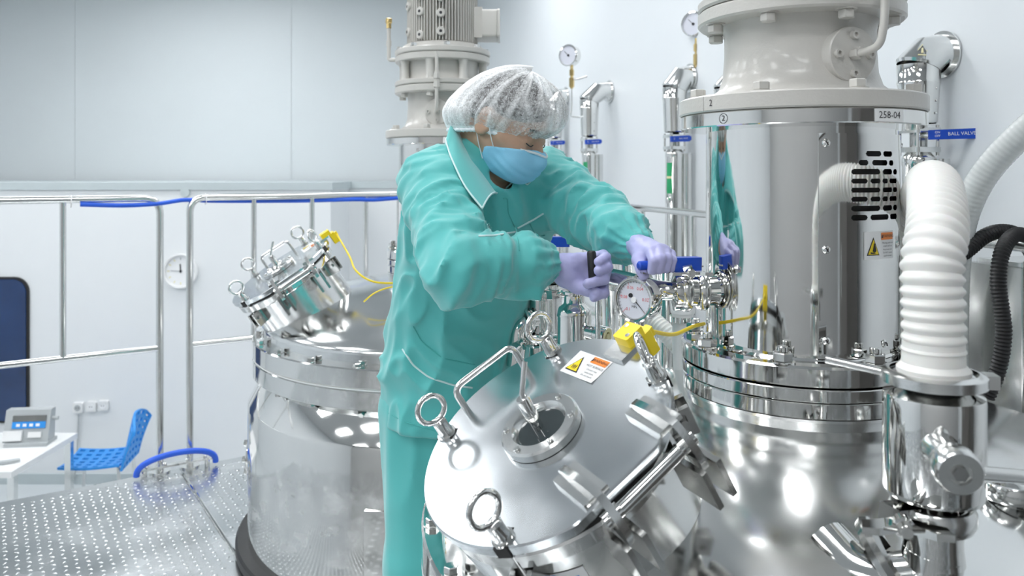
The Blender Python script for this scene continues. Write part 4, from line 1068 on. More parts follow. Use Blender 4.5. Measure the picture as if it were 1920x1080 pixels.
# cluster of clamped tees left of the vent nozzle
tc = P(1012, 600, 1.95)
tz = lambda py: P(0, py, 1.95).z
ts = thing('clamped_tee', (tc.x, tc.y, dome_z(tc.x, tc.y)), 'clamped steel tee beside the worker\'s waist', 'pipe fitting')
Mt = Matrix.Translation((tc.x, tc.y, 0))
MB().lathe([(.024, dome_z(tc.x, tc.y)-.03), (.024, tz(640)), (.034, tz(636)), (.034, tz(628)), (.024, tz(622)), (.024, tz(560)), (.033, tz(556)), (.033, tz(548)), (.022, tz(544)), (.022, tz(528)), (.0001, tz(527))], 32, Mt).build('riser', 'steel', ts, True)
MB().tube(bend_path([(tc.x, tc.y, tz(600)), (tc.x-.05, tc.y-.03, tz(600)), (tc.x-.06, tc.y-.035, tz(680))], .03), .021, 24).build('branch', 'steel', ts, True)
clamp(ts, (tc.x, tc.y, tz(632)), (0, 0, 1), .031, 1.1, wing=(.3, -.95, .1))
clamp(ts, (tc.x, tc.y, tz(552)), (0, 0, 1), .030, 1.1, wing=(.7, -.7, .1))
clamp(ts, (tc.x-.035, tc.y-.02, tz(600)), (-.85, -.5, 0), .028, 1.0, wing=(-.3, -.3, -.8))

# clamped nozzle low at the right edge
nc = P(1895, 915, 1.16)
nz = thing('clamped_nozzle', (nc.x, nc.y, dome_z(nc.x, nc.y)), 'small clamped nozzle at the lower right edge', 'nozzle')
MB().lathe([(.030, dome_z(nc.x, nc.y)-.05), (.030, nc.z-.02), (.040, nc.z-.010), (.040, nc.z+.006), (.030, nc.z+.014), (.012, nc.z+.020), (.0001, nc.z+.021)], 36, Matrix.Translation((nc.x, nc.y, 0))).build('ferrule', 'steel', nz, True)
clamp(nz, (nc.x, nc.y, nc.z), (0, 0, 1), .037, 1.2, wing=(.2, -.97, -.1))

# ------------------------------------------------------------------ yellow safety switches with cables
def world(Mx, root): return wmat(root) @ Mx
def safety_switch(root, Mlid, lab, cable, lab2, lid):
    W = wmat(root) @ Mlid
    a_ = RAD(17); o_ = W @ Vector((1.02*LR*math.cos(a_), 1.02*LR*math.sin(a_), .003))
    rd = (W.to_3x3() @ Vector((math.cos(a_), math.sin(a_), 0))).normalized(); nn = (W.to_3x3() @ Vector((0, 0, 1))).normalized()
    M = frame(o_, nn, rd)
    s = thing('safety_switch', o_, lab, 'switch', 'yellow lid switches')
    MB().box((-.045, -.022, -.0035), (.004, .022, .002), M).build('mount_plate', 'steel_soft', s, True)
    b1 = MB().rbox((-.018, -.017, .002), (.018, .017, .018), .003, M).build('sensor_block', 'yellow', s, True)
    for dx in (-.009, .010): MB().disc(.0040, .0175, .0188, 12, M @ Matrix.Translation((dx*.9, dx, 0))).build('screw', 'steel', b1)
    b2 = MB().rbox((.010, -.017, -.040), (.030, .017, .002), .003, M).build('actuator_block', 'yellow', s, True)
    MB().rbox((.022, -.008, -.020), (.040, .008, -.004), .002, M).build('cable_gland', 'yellow', b2)
    st = M @ Vector((.036, 0, -.012))
    tag(MB().tube(smooth_path([st]+cable, 8), .0034, 10).build('switch_cable', 'yellow'), lab2, 'cable', 'yellow switch cables')
    return s
safety_switch(tank2, LM, 'yellow safety switch on the rim of the near lid', [P(1262, 627, 1.38), P(1300, 612, 1.46), P(1320, 607, 1.52)], 'yellow cable from the near lid switch to the column', lid2)
safety_switch(tank1, LM1, 'yellow safety switch on the rim of the far lid', [P(655, 480, 2.85), P(668, 508, 2.75), P(700, 528, 2.72), P(750, 530, 2.75), P(800, 520, 2.8)], 'yellow cable curving from the far lid switch', lid1)
cbl = [P(682, 566, 2.72), P(705, 548, 2.72), P(740, 537, 2.74), P(800, 530, 2.8)]
tag(MB().tube(smooth_path(cbl, 8), .0026, 8).build('switch_cable', 'yellow'), 'thin yellow cable lying lower on the far tank dome', 'cable', 'yellow switch cables')
# yellow buffer behind the hinge
yb = P(1266, 893, 1.22)
ys = thing('yellow_buffer', yb, 'small yellow stop behind the near lid hinge', 'stop')
MB().rbox((-.013, -.013, -.022), (.013, .013, .022), .006, frame(yb, (.2, .1, 1))).build('pad', 'yellow', ys, True)
MB().tube([yb+Vector((0, 0, -.02)), (yb.x+.01, yb.y+.03, dome_z(yb.x+.01, yb.y+.03)-.01)], .007, 10).build('stem', 'steel_dark', ys, True)

# ------------------------------------------------------------------ stickers and lettering
def warning(par, fn, s, kind, local=True):
    st = patch('warning_sticker', .100*s, .062*s, fn, 'sticker', par, 14, 4)
    f1 = lambda u, v: fn(u, v)+(nrm_of(fn, u, v)*.0006)
    f2_ = lambda u, v: fn(u, v)+(nrm_of(fn, u, v)*.0011)
    T = [(-.044*s, -.022*s), (-.006*s, -.022*s), (-.025*s, .019*s)]
    def tri(k, d):
        cx, cy = -.025*s, -.009*s
        return [(cx+(x-cx)*k, cy+(y-cy)*k) for x, y in d]
    poly('warning_triangle', T, f1, 'ink', st)
    poly('warning_triangle', tri(.82, T), f2_, 'yellow', st)
    f3 = lambda u, v: fn(u, v)+(nrm_of(fn, u, v)*.0016)
    if kind == 'hand':
        poly('pictogram', [(-.028*s, -.012*s), (-.024*s, .006*s), (-.021*s, .004*s), (-.017*s, -.012*s), (-.022*s, -.016*s)], f3, 'ink', st)
        poly('pictogram', [(-.034*s, -.014*s), (-.020*s, -.017*s), (-.018*s, -.018*s), (-.034*s, -.018*s)], f3, 'ink', st)
    else:
        for i in range(3):
            x = -.030*s+i*.005*s
            poly('pictogram', [(x, -.016*s), (x+.0012*s, -.016*s), (x+.002*s, -.009*s), (x+.0008*s, -.004*s), (x-.0008*s, -.009*s)], f3, 'ink', st)
    patch('orange_band', .046*s, .016*s, f1, 'orange', st, 8, 1, False, .023*s, .020*s)
    text('lettering', '\u25B2WARNING' if False else 'WARNING', .0098*s, lambda u, v: f2_(u+.025*s, v+.020*s), 'ink', st)
    poly('warning_triangle', [(-.0*s, .016*s), (.006*s, .016*s), (.003*s, .024*s)], f2_, 'ink', st)
    lines = (('Moving parts can', .0062, .005), ('crush and cut.', .0062, -.002), ('Keep hands clear.', .0050, -.010), ('Do NOT operate', .0050, -.017), ('guard removed.', .0050, -.024)) if kind == 'hand' else (('HOT SURFACE', .0075, .004), ('Contact may', .0060, -.005), ('cause burn.', .0060, -.013), ('Do not touch.', .0060, -.021))
    for s__, sz_, y_ in lines:
        text('lettering', s__, sz_*s, (lambda y_: lambda u, v: f2_(u+.024*s, v+y_*s))(y_), 'ink', st)
    return st
def nrm_of(fn, u, v, e=.001):
    a_ = fn(u+e, v)-fn(u-e, v); b_ = fn(u, v+e)-fn(u, v-e)
    return a_.cross(b_).normalized()
Mst = LM @ frame((.56*LR, .36*LR, .0006), (0, 0, 1), Vector((.30, -.95, 0)))
warning(lid2, lambda u, v: Mst @ Vector((u, v, .006*max(0, (-v-.012)*max(0, u-.005)*900)*.6)), .80, 'hot')
Mst1 = LM1 @ frame((.56*LR, .36*LR, .0006), (0, 0, 1), Vector((.30, -.95, 0)))
warning(lid1, lambda u, v: Mst1 @ Vector((u, v, 0)), .80, 'hot')
pan2 = [o for o in drive2.children if o.name.startswith('cover_panel')][0]
aw = RAD(250.3)+math.asin((1637-1497)/ (FPX*.1785/1.45))*1.0
warning(pan2, cyl(.1785, RAD(250.3+49), 1.2775, .0008), .78, 'hand')
# markings on the top flanges of the near column
tf2 = [o for o in drive2.children if o.name.startswith('top_flange')][0]
pf2 = [o for o in drive2.children if o.name.startswith('painted_flange')][0]
patch('number_label', .062, .021, cyl(.224, RAD(250.3+40), 1.500, .0006), 'sticker', tf2, 10, 1)
text('lettering', '258-04', .0165, cyl(.224, RAD(250.3+40), 1.500, .0012), 'ink', tf2)
fc = cyl(.224, RAD(250.3-34), 1.500, .0008)
text('handwriting', '2', .014, fc, 'ink', tf2)
cr = [( .0092*math.cos(2*PI*i/24), .0092*math.sin(2*PI*i/24)) for i in range(24)]; ci = [(.0084*math.cos(2*PI*i/24), .0084*math.sin(2*PI*i/24)) for i in range(24)]
MB().add([tuple(fc(*p)) for p in cr+ci], [(i, (i+1) % 24, 24+(i+1) % 24, 24+i) for i in range(24)]).build('circle_mark', 'ink', tf2)
text('handwriting', '2', .017, cyl(.226, RAD(250.3-41), 1.529, .0008), 'ink', pf2)
patch('scribed_line', .0008, .028, cyl(.226, RAD(250.3-46), 1.529, .0008), 'ink', pf2, 1, 1)
# label and brass plug low on the near tank
a_l = math.atan2(-A2.y, -A2.x)
up2 = [o for o in tank2.children if o.name.startswith('upper_flange')][0]
bp = P(852, 996, 1.40)
pg = thing('brass_plug', bp, 'brass plug below the near lid', 'plug')
MB().hexa(.013, .012, .030, frame(bp-Vector((0, 0, .02)), (-.1, -.1, 1))).disc(.015, -.06, .014, 20, frame(bp-Vector((0, 0, .02)), (-.1, -.1, 1)), bev=.002).build('plug_body', 'brass', pg, True)
neck2 = [o for o in tank2.children if o.name.startswith('manway_neck')][0]
fnk = lambda u, v: LM @ Vector((.1692*math.cos(RAD(-118)+u/.169), .1692*math.sin(RAD(-118)+u/.169), -.112+v))
nl = patch('neck_label', .060, .040, fnk, 'sticker', neck2, 8, 1)
fnk2 = lambda u, v: LM @ Vector((.1698*math.cos(RAD(-118)+u/.169), .1698*math.sin(RAD(-118)+u/.169), -.112+v))
patch('blue_bar', .010, .036, fnk2, 'blue_plastic', nl, 2, 1, False, -.016, 0)
patch('blue_bar', .018, .024, fnk2, 'blue_plastic', nl, 2, 1, False, .010, -.004)
# ------------------------------------------------------------------ the worker: signed-distance modelling
F32 = np.float32
rng = np.random.RandomState(7)
LAT = rng.rand(32, 32, 32).astype(F32)
def vnoise(x, y, z):
    xi = np.floor(x).astype(np.int32); yi = np.floor(y).astype(np.int32); zi = np.floor(z).astype(np.int32)
    fx, fy, fz = x-xi, y-yi, z-zi
    fx = fx*fx*(3-2*fx); fy = fy*fy*(3-2*fy); fz = fz*fz*(3-2*fz)
    x0, y0, z0 = xi & 31, yi & 31, zi & 31; x1, y1, z1 = (xi+1) & 31, (yi+1) & 31, (zi+1) & 31
    a = LAT[x0, y0, z0]*(1-fx)+LAT[x1, y0, z0]*fx; b = LAT[x0, y1, z0]*(1-fx)+LAT[x1, y1, z0]*fx
    c = LAT[x0, y0, z1]*(1-fx)+LAT[x1, y0, z1]*fx; d = LAT[x0, y1, z1]*(1-fx)+LAT[x1, y1, z1]*fx
    return (a*(1-fy)+b*fy)*(1-fz)+(c*(1-fy)+d*fy)*fz
def smin(a, b, k):
    h = np.clip(.5+.5*(b-a)/k, 0, 1); return b*(1-h)+a*h-k*h*(1-h)
def smax(a, b, k): return -smin(-a, -b, k)
def rcone(p, a, b, ra, rb):
    a = np.array(a, F32); b = np.array(b, F32); d = b-a
    t = np.clip(((p[0]-a[0])*d[0]+(p[1]-a[1])*d[1]+(p[2]-a[2])*d[2])/max(1e-9, float(d@d)), 0, 1)
    q = np.sqrt((p[0]-a[0]-d[0]*t)**2+(p[1]-a[1]-d[1]*t)**2+(p[2]-a[2]-d[2]*t)**2)
    return q-(ra+(rb-ra)*t)
def chain(p, pts, rads, k=.006):
    o = None
    for i in range(len(pts)-1):
        d = rcone(p, pts[i], pts[i+1], rads[i], rads[i+1]); o = d if o is None else smin(o, d, k)
    return o
def ellip(p, c, r):
    x, y, z = (p[0]-c[0])/r[0], (p[1]-c[1])/r[1], (p[2]-c[2])/r[2]
    n = np.sqrt(x*x+y*y+z*z); g = np.sqrt((x/r[0])**2+(y/r[1])**2+(z/r[2])**2)+1e-6
    return n*(n-1)/g
def surface_nets(fn, lo, hi, h):
    n = [int(math.ceil((hi[i]-lo[i])/h))+1 for i in range(3)]
    ax = [np.linspace(lo[i], lo[i]+h*(n[i]-1), n[i]).astype(F32) for i in range(3)]
    V = np.empty(n, F32)
    st = 24
    for i0 in range(0, n[0], st):
        X, Y, Z = np.meshgrid(ax[0][i0:i0+st], ax[1], ax[2], indexing='ij')
        V[i0:i0+st] = fn((X, Y, Z))
    ins = V < 0
    cell = np.zeros([k-1 for k in n], np.int32)
    for dx in (0, 1):
        for dy in (0, 1):
            for dz in (0, 1): cell += ins[dx:n[0]-1+dx, dy:n[1]-1+dy, dz:n[2]-1+dz]
    act = np.argwhere((cell > 0) & (cell < 8))
    idx = -np.ones(cell.shape, np.int64); idx[act[:, 0], act[:, 1], act[:, 2]] = np.arange(len(act))
    S = np.zeros((len(act), 3)); C = np.zeros(len(act))
    cs = [(a, b, c) for a in (0, 1) for b in (0, 1) for c in (0, 1)]
    for a in cs:
        for k in range(3):
            if a[k]: continue
            b = list(a); b[k] = 1
            va = V[act[:, 0]+a[0], act[:, 1]+a[1], act[:, 2]+a[2]]; vb = V[act[:, 0]+b[0], act[:, 1]+b[1], act[:, 2]+b[2]]
            m = (va < 0) != (vb < 0); t = np.where(m, va/np.where(m, va-vb, 1), 0)
            pt = np.tile(np.array(a, float), (len(act), 1)); pt[:, k] = t
            S[m] += pt[m]; C[m] += 1
    pos = (act+S/C[:, None])*h+np.array(lo)
    faces = []
    for k in range(3):
        u, v = (k+1) % 3, (k+2) % 3
        sl0 = [slice(None)]*3; sl1 = [slice(None)]*3; sl0[k] = slice(0, -1); sl1[k] = slice(1, None)
        e = np.argwhere(ins[tuple(sl0)] != ins[tuple(sl1)])
        e = e[(e[:, u] > 0) & (e[:, v] > 0) & (e[:, u] < n[u]-1) & (e[:, v] < n[v]-1)]
        def gi(du, dv):
            q = e.copy(); q[:, u] -= du; q[:, v] -= dv; return idx[q[:, 0], q[:, 1], q[:, 2]]
        Q = np.stack([gi(1, 1), gi(0, 1), gi(0, 0), gi(1, 0)], 1)
        fl = ~ins[e[:, 0], e[:, 1], e[:, 2]]
        Q[fl] = Q[fl][:, ::-1]; faces.append(Q)
    faces = np.concatenate(faces); faces = faces[(faces >= 0).all(1)]
    return pos, faces
def sdf_object(name, fn, lo, hi, h, m, parent, relax=1):
    pos, f = surface_nets(fn, lo, hi, h)
    # light relaxation
    for _ in range(relax):
        s = np.zeros_like(pos); c = np.zeros(len(pos))
        for k in range(4):
            a, b = f[:, k], f[:, (k+1) % 4]
            np.add.at(s, a, pos[b]); np.add.at(c, a, 1); np.add.at(s, b, pos[a]); np.add.at(c, b, 1)
        pos = pos*.5+.5*s/np.maximum(c, 1)[:, None]
    me = bpy.data.meshes.new(name)
    me.from_pydata(pos.tolist(), [], f.tolist()); me.validate(); me.shade_smooth()
    o = link(name, me, m, parent, True)
    return o, pos, f
def vt(v): return (float(v[0]), float(v[1]), float(v[2]))

PL = Vector((.67, .74, 0)).normalized()      # towards the worker's left side
PF = Vector((.74, -.67, 0)).normalized()     # the way the chest faces
person = thing('person', (-.17, 2.0, 0), 'person in teal jacket, hair cap and blue mask leaning over the near tank', 'person')

# torso axis by height: z, centre x, centre y, half width, half depth
TZ = np.array([.60, .757, .86, 1.018, 1.16, 1.271, 1.37, 1.43, 1.475, 1.52], F32)
TX = np.array([-.160, -.156, -.150, -.134, -.105, -.078, -.066, -.064, -.064, -.064], F32)
TY = np.array([2.05, 2.035, 2.015, 1.98, 1.94, 1.90, 1.87, 1.86, 1.85, 1.85], F32)
TA = np.array([.190, .186, .182, .176, .184, .197, .190, .155, .090, .03], F32)
TB = np.array([.155, .152, .147, .140, .142, .142, .125, .105, .080, .03], F32)
RS, RE, RW = P(818, 345, 1.73), P(862, 508, 1.50), P(1034, 491, 1.59)
LS, LE, LW = P(1016, 338, 1.97), P(1112, 404, 1.80), P(1203, 465, 1.60)
def torso(p, grow=0.0):
    z = p[2]
    cx = np.interp(z, TZ, TX); cy = np.interp(z, TZ, TY); a = np.maximum(.02, np.interp(z, TZ, TA)+grow); b = np.maximum(.02, np.interp(z, TZ, TB)+grow)
    dx, dy = p[0]-cx, p[1]-cy
    u = dx*PL.x+dy*PL.y; v = dx*PF.x+dy*PF.y
    q = (np.abs(u/a)**2.3+np.abs(v/b)**2.3)**(1/2.3)
    d = (q-1)*np.minimum(a, b)*.92
    d = np.maximum(d, p[2]-1.505)
    return d, u, v
def limb_coords(p, a, b, c):
    """arc length along the two-bone limb, and angle-like coordinates"""
    a, b, c = [np.array(vt(q), F32) for q in (a, b, c)]
    l1 = np.linalg.norm(b-a); l2 = np.linalg.norm(c-b)
    d1 = (b-a)/l1; d2 = (c-b)/l2
    s1 = (p[0]-a[0])*d1[0]+(p[1]-a[1])*d1[1]+(p[2]-a[2])*d1[2]
    s2 = (p[0]-b[0])*d2[0]+(p[1]-b[1])*d2[1]+(p[2]-b[2])*d2[2]
    e = np.array([.0, .0, 1.0], F32)
    t1 = np.clip(s1, 0, l1); t2 = np.clip(s2, 0, l2)
    q1 = np.sqrt(sum((p[i]-a[i]-d1[i]*t1)**2 for i in range(3))); q2 = np.sqrt(sum((p[i]-b[i]-d2[i]*t2)**2 for i in range(3)))
    w_ = 1/(1+np.exp(np.clip((q1-q2)/.012, -30, 30)))
    s = w_*np.minimum(s1, l1+.05)+(1-w_)*(l1+np.maximum(s2, -.05))
    return s, l1, l2
def ridge(n, sharp=1.6): return (1-np.abs(2*n-1))**sharp
def wall_folds(s, p, fs, fr, off):
    w_ = vnoise(p[0]*14+off, p[1]*14, p[2]*14)
    return vnoise(s*fs+w_*1.4+off, (p[0]+p[1]*.6)*fr+off*1.7, (p[2]-p[1]*.5)*fr+3.1)
def sleeve(p, a, b, c, rr, off, cuff):
    s, l1, l2 = limb_coords(p, a, b, c)
    L = l1+l2
    d = None
    segs = [(a, b, rr[0], rr[1]), (b, b.lerp(c, .55), rr[1], rr[2]), (b.lerp(c, .55), b.lerp(c, .78), rr[2], rr[3]), (b.lerp(c, .78), b.lerp(c, .93), rr[3]*.93, cuff+.004), (b.lerp(c, .93), c, cuff+.003, cuff)]
    for q in segs:
        e = rcone(p, vt(q[0]), vt(q[1]), q[2], q[3]); d = e if d is None else smin(d, e, .014)
    n1 = wall_folds(s, p, 26, 9, off)
    n2 = wall_folds(s, p, 55, 16, off+11)
    elbow = np.exp(-((s-l1)/.09)**2); low = np.clip((s-l1-.45*l2)/(.4*l2), 0, 1)
    amp = .015+.006*elbow+.012*low
    n3 = wall_folds(s, p, 90, 26, off+5)
    endm = np.clip((s-(L-.050))/.030, 0, .85)
    n0 = wall_folds(s, p, 13, 8, off+17)
    d = d-(ridge(n0, 1.1)-.45)*(.008+.006*elbow+.010*low)*(1-endm)-(ridge(n1)-.35)*amp*.8*(1-endm)-(ridge(n2)-.4)*.008*(1-endm)-(ridge(n3)-.4)*.0022*(1-endm)
    # gathered elastic
    ax = np.array(vt((c-b).normalized()), F32)
    e1 = np.cross(ax, np.array([0, 0, 1.], F32)); e1 /= np.linalg.norm(e1); e2 = np.cross(ax, e1)
    q = [p[i]-float(c[i]) for i in range(3)]
    th = np.arctan2(q[0]*e2[0]+q[1]*e2[1]+q[2]*e2[2], q[0]*e1[0]+q[1]*e1[1]+q[2]*e1[2])
    gat = np.clip((s-(L-.075))/.025, 0, 1)
    d = d-.0034*np.sin(th*13+vnoise(p[0]*60, p[1]*60, p[2]*60)*5)*gat
    # open end
    cut = (q[0]*ax[0]+q[1]*ax[1]+q[2]*ax[2])-.004
    return smax(d, cut, .004)
def jacket(p):
    d, u, v = torso(p)
    w_ = vnoise(p[0]*9, p[1]*9, p[2]*9+5)
    n1 = vnoise(u*16+w_*1.2+20, v*16+7, p[2]*5+w_*1.5)
    n2 = vnoise((u+p[2]*.5)*22+w_*2, v*18+13, p[2]*9+2)
    low = np.clip((1.25-p[2])/.35, .15, 1)
    d = d-(ridge(n1, 1.6)-.4)*.018*low-(ridge(n2)-.4)*.011
    ra = sleeve(p, RS, RE, RW, (.074, .060, .056, .050), 3.3, .0265)
    la = sleeve(p, LS, LE, LW, (.076, .062, .050, .042), 8.9, .0240)
    d = smin(d, ra, .022); d = smin(d, la, .030)
    # neck opening and hem
    nk = rcone(p, vt(P(892, 268, 1.85)), vt(P(925, 340, 1.78)), .060, .045)
    d = smax(d, -nk, .01)
    hem = (.790-p[2])+.012*(vnoise(p[0]*8, p[1]*8, p[2]*0)-.5)
    return smax(d, hem, .006)
jk, jpos, jf = sdf_object('jacket', jacket, (-.46, 1.38, .735), (.31, 2.25, 1.52), .0052, 'teal', person)
jk['label'] = 'teal work jacket with pale piping'
JB = BVHTree.FromPolygons([Vector(q) for q in jpos], [tuple(q) for q in jf])
CAM = Vector((0, 0, EYE))
def on(bvh, px, py, lift=.003, dflt=1.8):
    d = (P(px, py, 1.0)-CAM).normalized()
    h = bvh.ray_cast(CAM, d)
    if h[0] is None: return P(px, py, dflt)
    return h[0]+h[1]*lift
def piping(path, r=.0022, m='piping', name='piping', n=6, bvh=None):
    pts = []
    for (x0, y0), (x1, y1) in zip(path, path[1:]):
        for i in range(n): pts.append((x0+(x1-x0)*i/n, y0+(y1-y0)*i/n))
    pts.append(path[-1])
    q = [on(bvh or JB, *pp, lift=.0006) for pp in pts]
    q = [q[0]]+[(q[i-1]+q[i]*2+q[i+1])/4 for i in range(1, len(q)-1)]+[q[-1]]
    return MB().tube(q, r, 8).build(name, m, jk, False)

# head frame
HP = RAD(33); hf = Vector((.88, -.47, 0)).normalized()
HF = Vector((hf.x*math.cos(HP), hf.y*math.cos(HP), -math.sin(HP)))
HU = Vector((hf.x*math.sin(HP), hf.y*math.sin(HP), math.cos(HP)))
HL = HU.cross(HF).normalized()
HC = P(953, 229, 1.77)
def hx_(f, l, u): return HC+HF*f+HL*l+HU*u
def hcoord(p):
    x, y, z = p[0]-HC.x, p[1]-HC.y, p[2]-HC.z
    return (x*HF.x+y*HF.y+z*HF.z, x*HL.x+y*HL.y+z*HL.z, x*HU.x+y*HU.y+z*HU.z)
def head(p):
    h = hcoord(p); ha = (h[0], np.abs(h[1]), h[2])
    d = ellip(h, (-.012, 0, .024), (.098, .076, .080))
    d = smin(d, ellip(h, (.036, 0, -.035), (.058, .058, .085)), .02)
    d = smin(d, rcone(ha, (-.005, .045, -.045), (.060, .012, -.088), .024, .018), .02)
    d = smin(d, rcone(ha, (.070, .034, -.028), (.030, .060, -.020), .016, .012), .02)
    d = smin(d, rcone(ha, (.083, .012, .020), (.070, .046, .018), .009, .008), .012)
    d = smax(d, -ellip(ha, (.098, .032, -.001), (.020, .018, .011)), .012)
    d = smin(d, ellip(ha, (.074, .032, -.002), (.0145, .015, .0135)), .003)
    d = smin(d, rcone(h, (.088, 0, .004), (.112, 0, -.034), .0075, .0115), .010)
    d = smin(d, ellip(ha, (.096, .012, -.038), (.012, .008, .008)), .006)
    d = smin(d, ellip(h, (.087, 0, -.064), (.012, .024, .008)), .008)
    ear = ellip(ha, (-.012, .078, -.012), (.022, .010, .032))
    ear = smax(ear, -ellip(ha, (-.006, .090, -.010), (.012, .008, .020)), .006)
    d = smin(d, ear, .006)
    return d
NB = P(893, 300, 1.86)
def body(p):
    d = smin(head(p), rcone(p, vt(hx_(-.035, 0, -.05)), vt(NB), .054, .060), .02)
    t, u, v = torso(p, -.03)
    t = np.maximum(t, .74-p[2])
    d = smin(d, t, .02)
    for a, b, c in ((RS, RE, RW), (LS, LE, LW)):
        d = smin(d, chain(p, [vt(a), vt(b), vt(c)], [.048, .038, .021], .01), .02)
    for hp_, kn, an in LEGS:
        d = smin(d, chain(p, [vt(hp_), vt(kn), vt(an)], [.070, .048, .034], .02), .03)
    return d
LEGS = [(Vector((-.218, 1.985, .82)), Vector((-.215, 1.960, .45)), Vector((-.225, 2.01, .07))), (Vector((-.105, 2.115, .82)), Vector((-.100, 2.09, .45)), Vector((-.115, 2.135, .07)))]
bd, bpos, bf = sdf_object('body', body, (-.42, 1.46, .02), (.29, 2.27, 1.66), .0056, 'skin', person)
BB = BVHTree.FromPolygons([Vector(q) for q in bpos], [tuple(q) for q in bf])

def trousers(p):
    d = None
    for i, (hp_, kn, an) in enumerate(LEGS):
        e = chain(p, [vt(hp_), vt(kn), vt(an)], [.106, .088, .080], .03)
        s = p[2]
        n1 = vnoise(p[0]*15+i*7, p[1]*15, p[2]*5+vnoise(p[0]*8, p[1]*8, p[2]*8)*1.5)
        n2 = vnoise(p[0]*9+i*5, p[1]*9, p[2]*22)
        e = e-(ridge(n1)-.4)*.014-(ridge(n2)-.4)*.006*np.clip((.5-s)/.3, 0, 1)
        d = e if d is None else smin(d, e, .03)
    return smax(d, .05-p[2], .006)
tro, tpos, tf_ = sdf_object('trousers', trousers, (-.42, 1.75, .04), (.06, 2.25, .97), .0075, 'teal', person)
for k, (hp_, kn, an) in enumerate(LEGS):
    def shoe(p, an=an):
        h = np.maximum(p[2], .0)
        d = chain(p, [vt(an+PF*-.035+Vector((0, 0, -.03))), vt(an+PF*.06+Vector((0, 0, -.032))), vt(an+PF*.17+Vector((0, 0, -.042)))], [.042, .042, .034], .03)
        d = smin(d, rcone(p, vt(an), vt(an+Vector((0, 0, .05))), .042, .040), .02)
        return smax(d, .001-p[2], .004)
    so, _, _ = sdf_object('shoe', shoe, (an.x-.16, an.y-.24, -.01), (an.x+.24, an.y+.16, .17), .007, 'shoe', person)

# hair under the cap
def hair(p):
    h = hcoord(p)
    d = ellip(h, (-.012, 0, .025), (.099, .0790, .0815))
    n = vnoise(h[1]*90, h[2]*25, h[0]*25)
    d = d-.003*n
    line = np.where(h[0] > .0, .030-h[2]+h[0]*.10-np.abs(h[1])*.35+.012, .0-h[2]-.030+np.maximum(0, -h[0])*-.35)
    d = smax(d, line, .008)
    ear = ellip((h[0], np.abs(h[1]), h[2]), (-.012, .078, -.012), (.026, .03, .034))
    return smax(d, -ear, .006)
sdf_object('hair', hair, vt(HC-Vector((.16, .16, .16))), vt(HC+Vector((.16, .16, .16))), .005, 'hair', person)
# eyebrows and closed lashes
for s_ in (-1, 1):
    MB().tube(smooth_path([hx_(.090, s_*.014, .020), hx_(.088, s_*.030, .026), hx_(.074, s_*.047, .022)], 5), [.002]+[.0032]*9+[.0012], 8).build('eyebrow', 'hair', bd)
    MB().tube(smooth_path([hx_(.0885, s_*.020, -.006), hx_(.0905, s_*.032, -.0085), hx_(.084, s_*.045, -.005)], 5), .0013, 6).build('eyelash', 'hair', bd)

# bouffant cap
vs = []; fs = []; pl_ = []; NU, NV = 220, 60
for j in range(NV+1):
    v = j/NV; ph = -.42+(PI/2+.42)*v          # from band to crown
    for i in range(NU):
        a = 2*PI*i/NU
        ca_, sa_ = math.cos(a), math.sin(a)
        n1 = float(vnoise(np.array([ca_*5+9.]), np.array([sa_*5+9.]), np.array([v*1.6+a*.0]))[0])
        n2 = float(vnoise(np.array([ca_*13+20.]), np.array([sa_*13+9.+v*1.2]), np.array([v*2.2]))[0])
        n3 = float(vnoise(np.array([ca_*2.2+4.]), np.array([sa_*2.2+4.]), np.array([v*2.5+2.]))[0])
        r1 = (1-abs(2*n1-1))**3; r2 = (1-abs(2*n2-1))**3
        g = math.cos(ph)
        bandk = max(0, 1-v/.20)                 # gathers in to the elastic
        rad = (1-.20*bandk**1.6)
        back = max(0, -ca_)
        rf = (.125+.015*back)*rad; rl = .099*rad
        disp = 1+.035*(r1-.4)*(1-.6*bandk)+.016*(r2-.4)+.05*(n3-.5)*(1-bandk)+.010*bandk*math.sin(a*46)
        f = ca_*g*rf*disp-.012; l = sa_*g*rl*disp; u = math.sin(ph)*(.107+.012*back)*disp+.016
        u += .34*f*(1-.35*v)-.022*back*(1-v)
        vs.append(tuple(hx_(f, l, u)))
        opac = .50*r1+.30*r2+.42*back**1.3+.34*max(0, v-.66)/.34+(.60 if v < .05 else 0)
        pl_.append(max(0, min(1, opac-.10)))
for j in range(NV):
    for i in range(NU):
        i2 = (i+1) % NU
        fs.append((j*NU+i, j*NU+i2, (j+1)*NU+i2, (j+1)*NU+i))
me = bpy.data.meshes.new('hair_cap'); me.from_pydata(vs, [], fs); me.shade_smooth()
at = me.attributes.new('pleat', 'FLOAT', 'POINT'); at.data.foreach_set('value', pl_)
cap = link('hair_cap', me, 'cap_fleece', person, True); cap['label'] = 'white see-through bouffant cap'
band = [Vector(vs[i]).lerp(Vector(vs[NU+i]), .3) for i in range(NU)]
bt = MB(); bt.tube(band+[band[0]], [.0048+.0009*math.sin(i*1.9) for i in range(NU+1)], 10, cap=False); bt.build('cap_elastic', 'mask_white', cap)

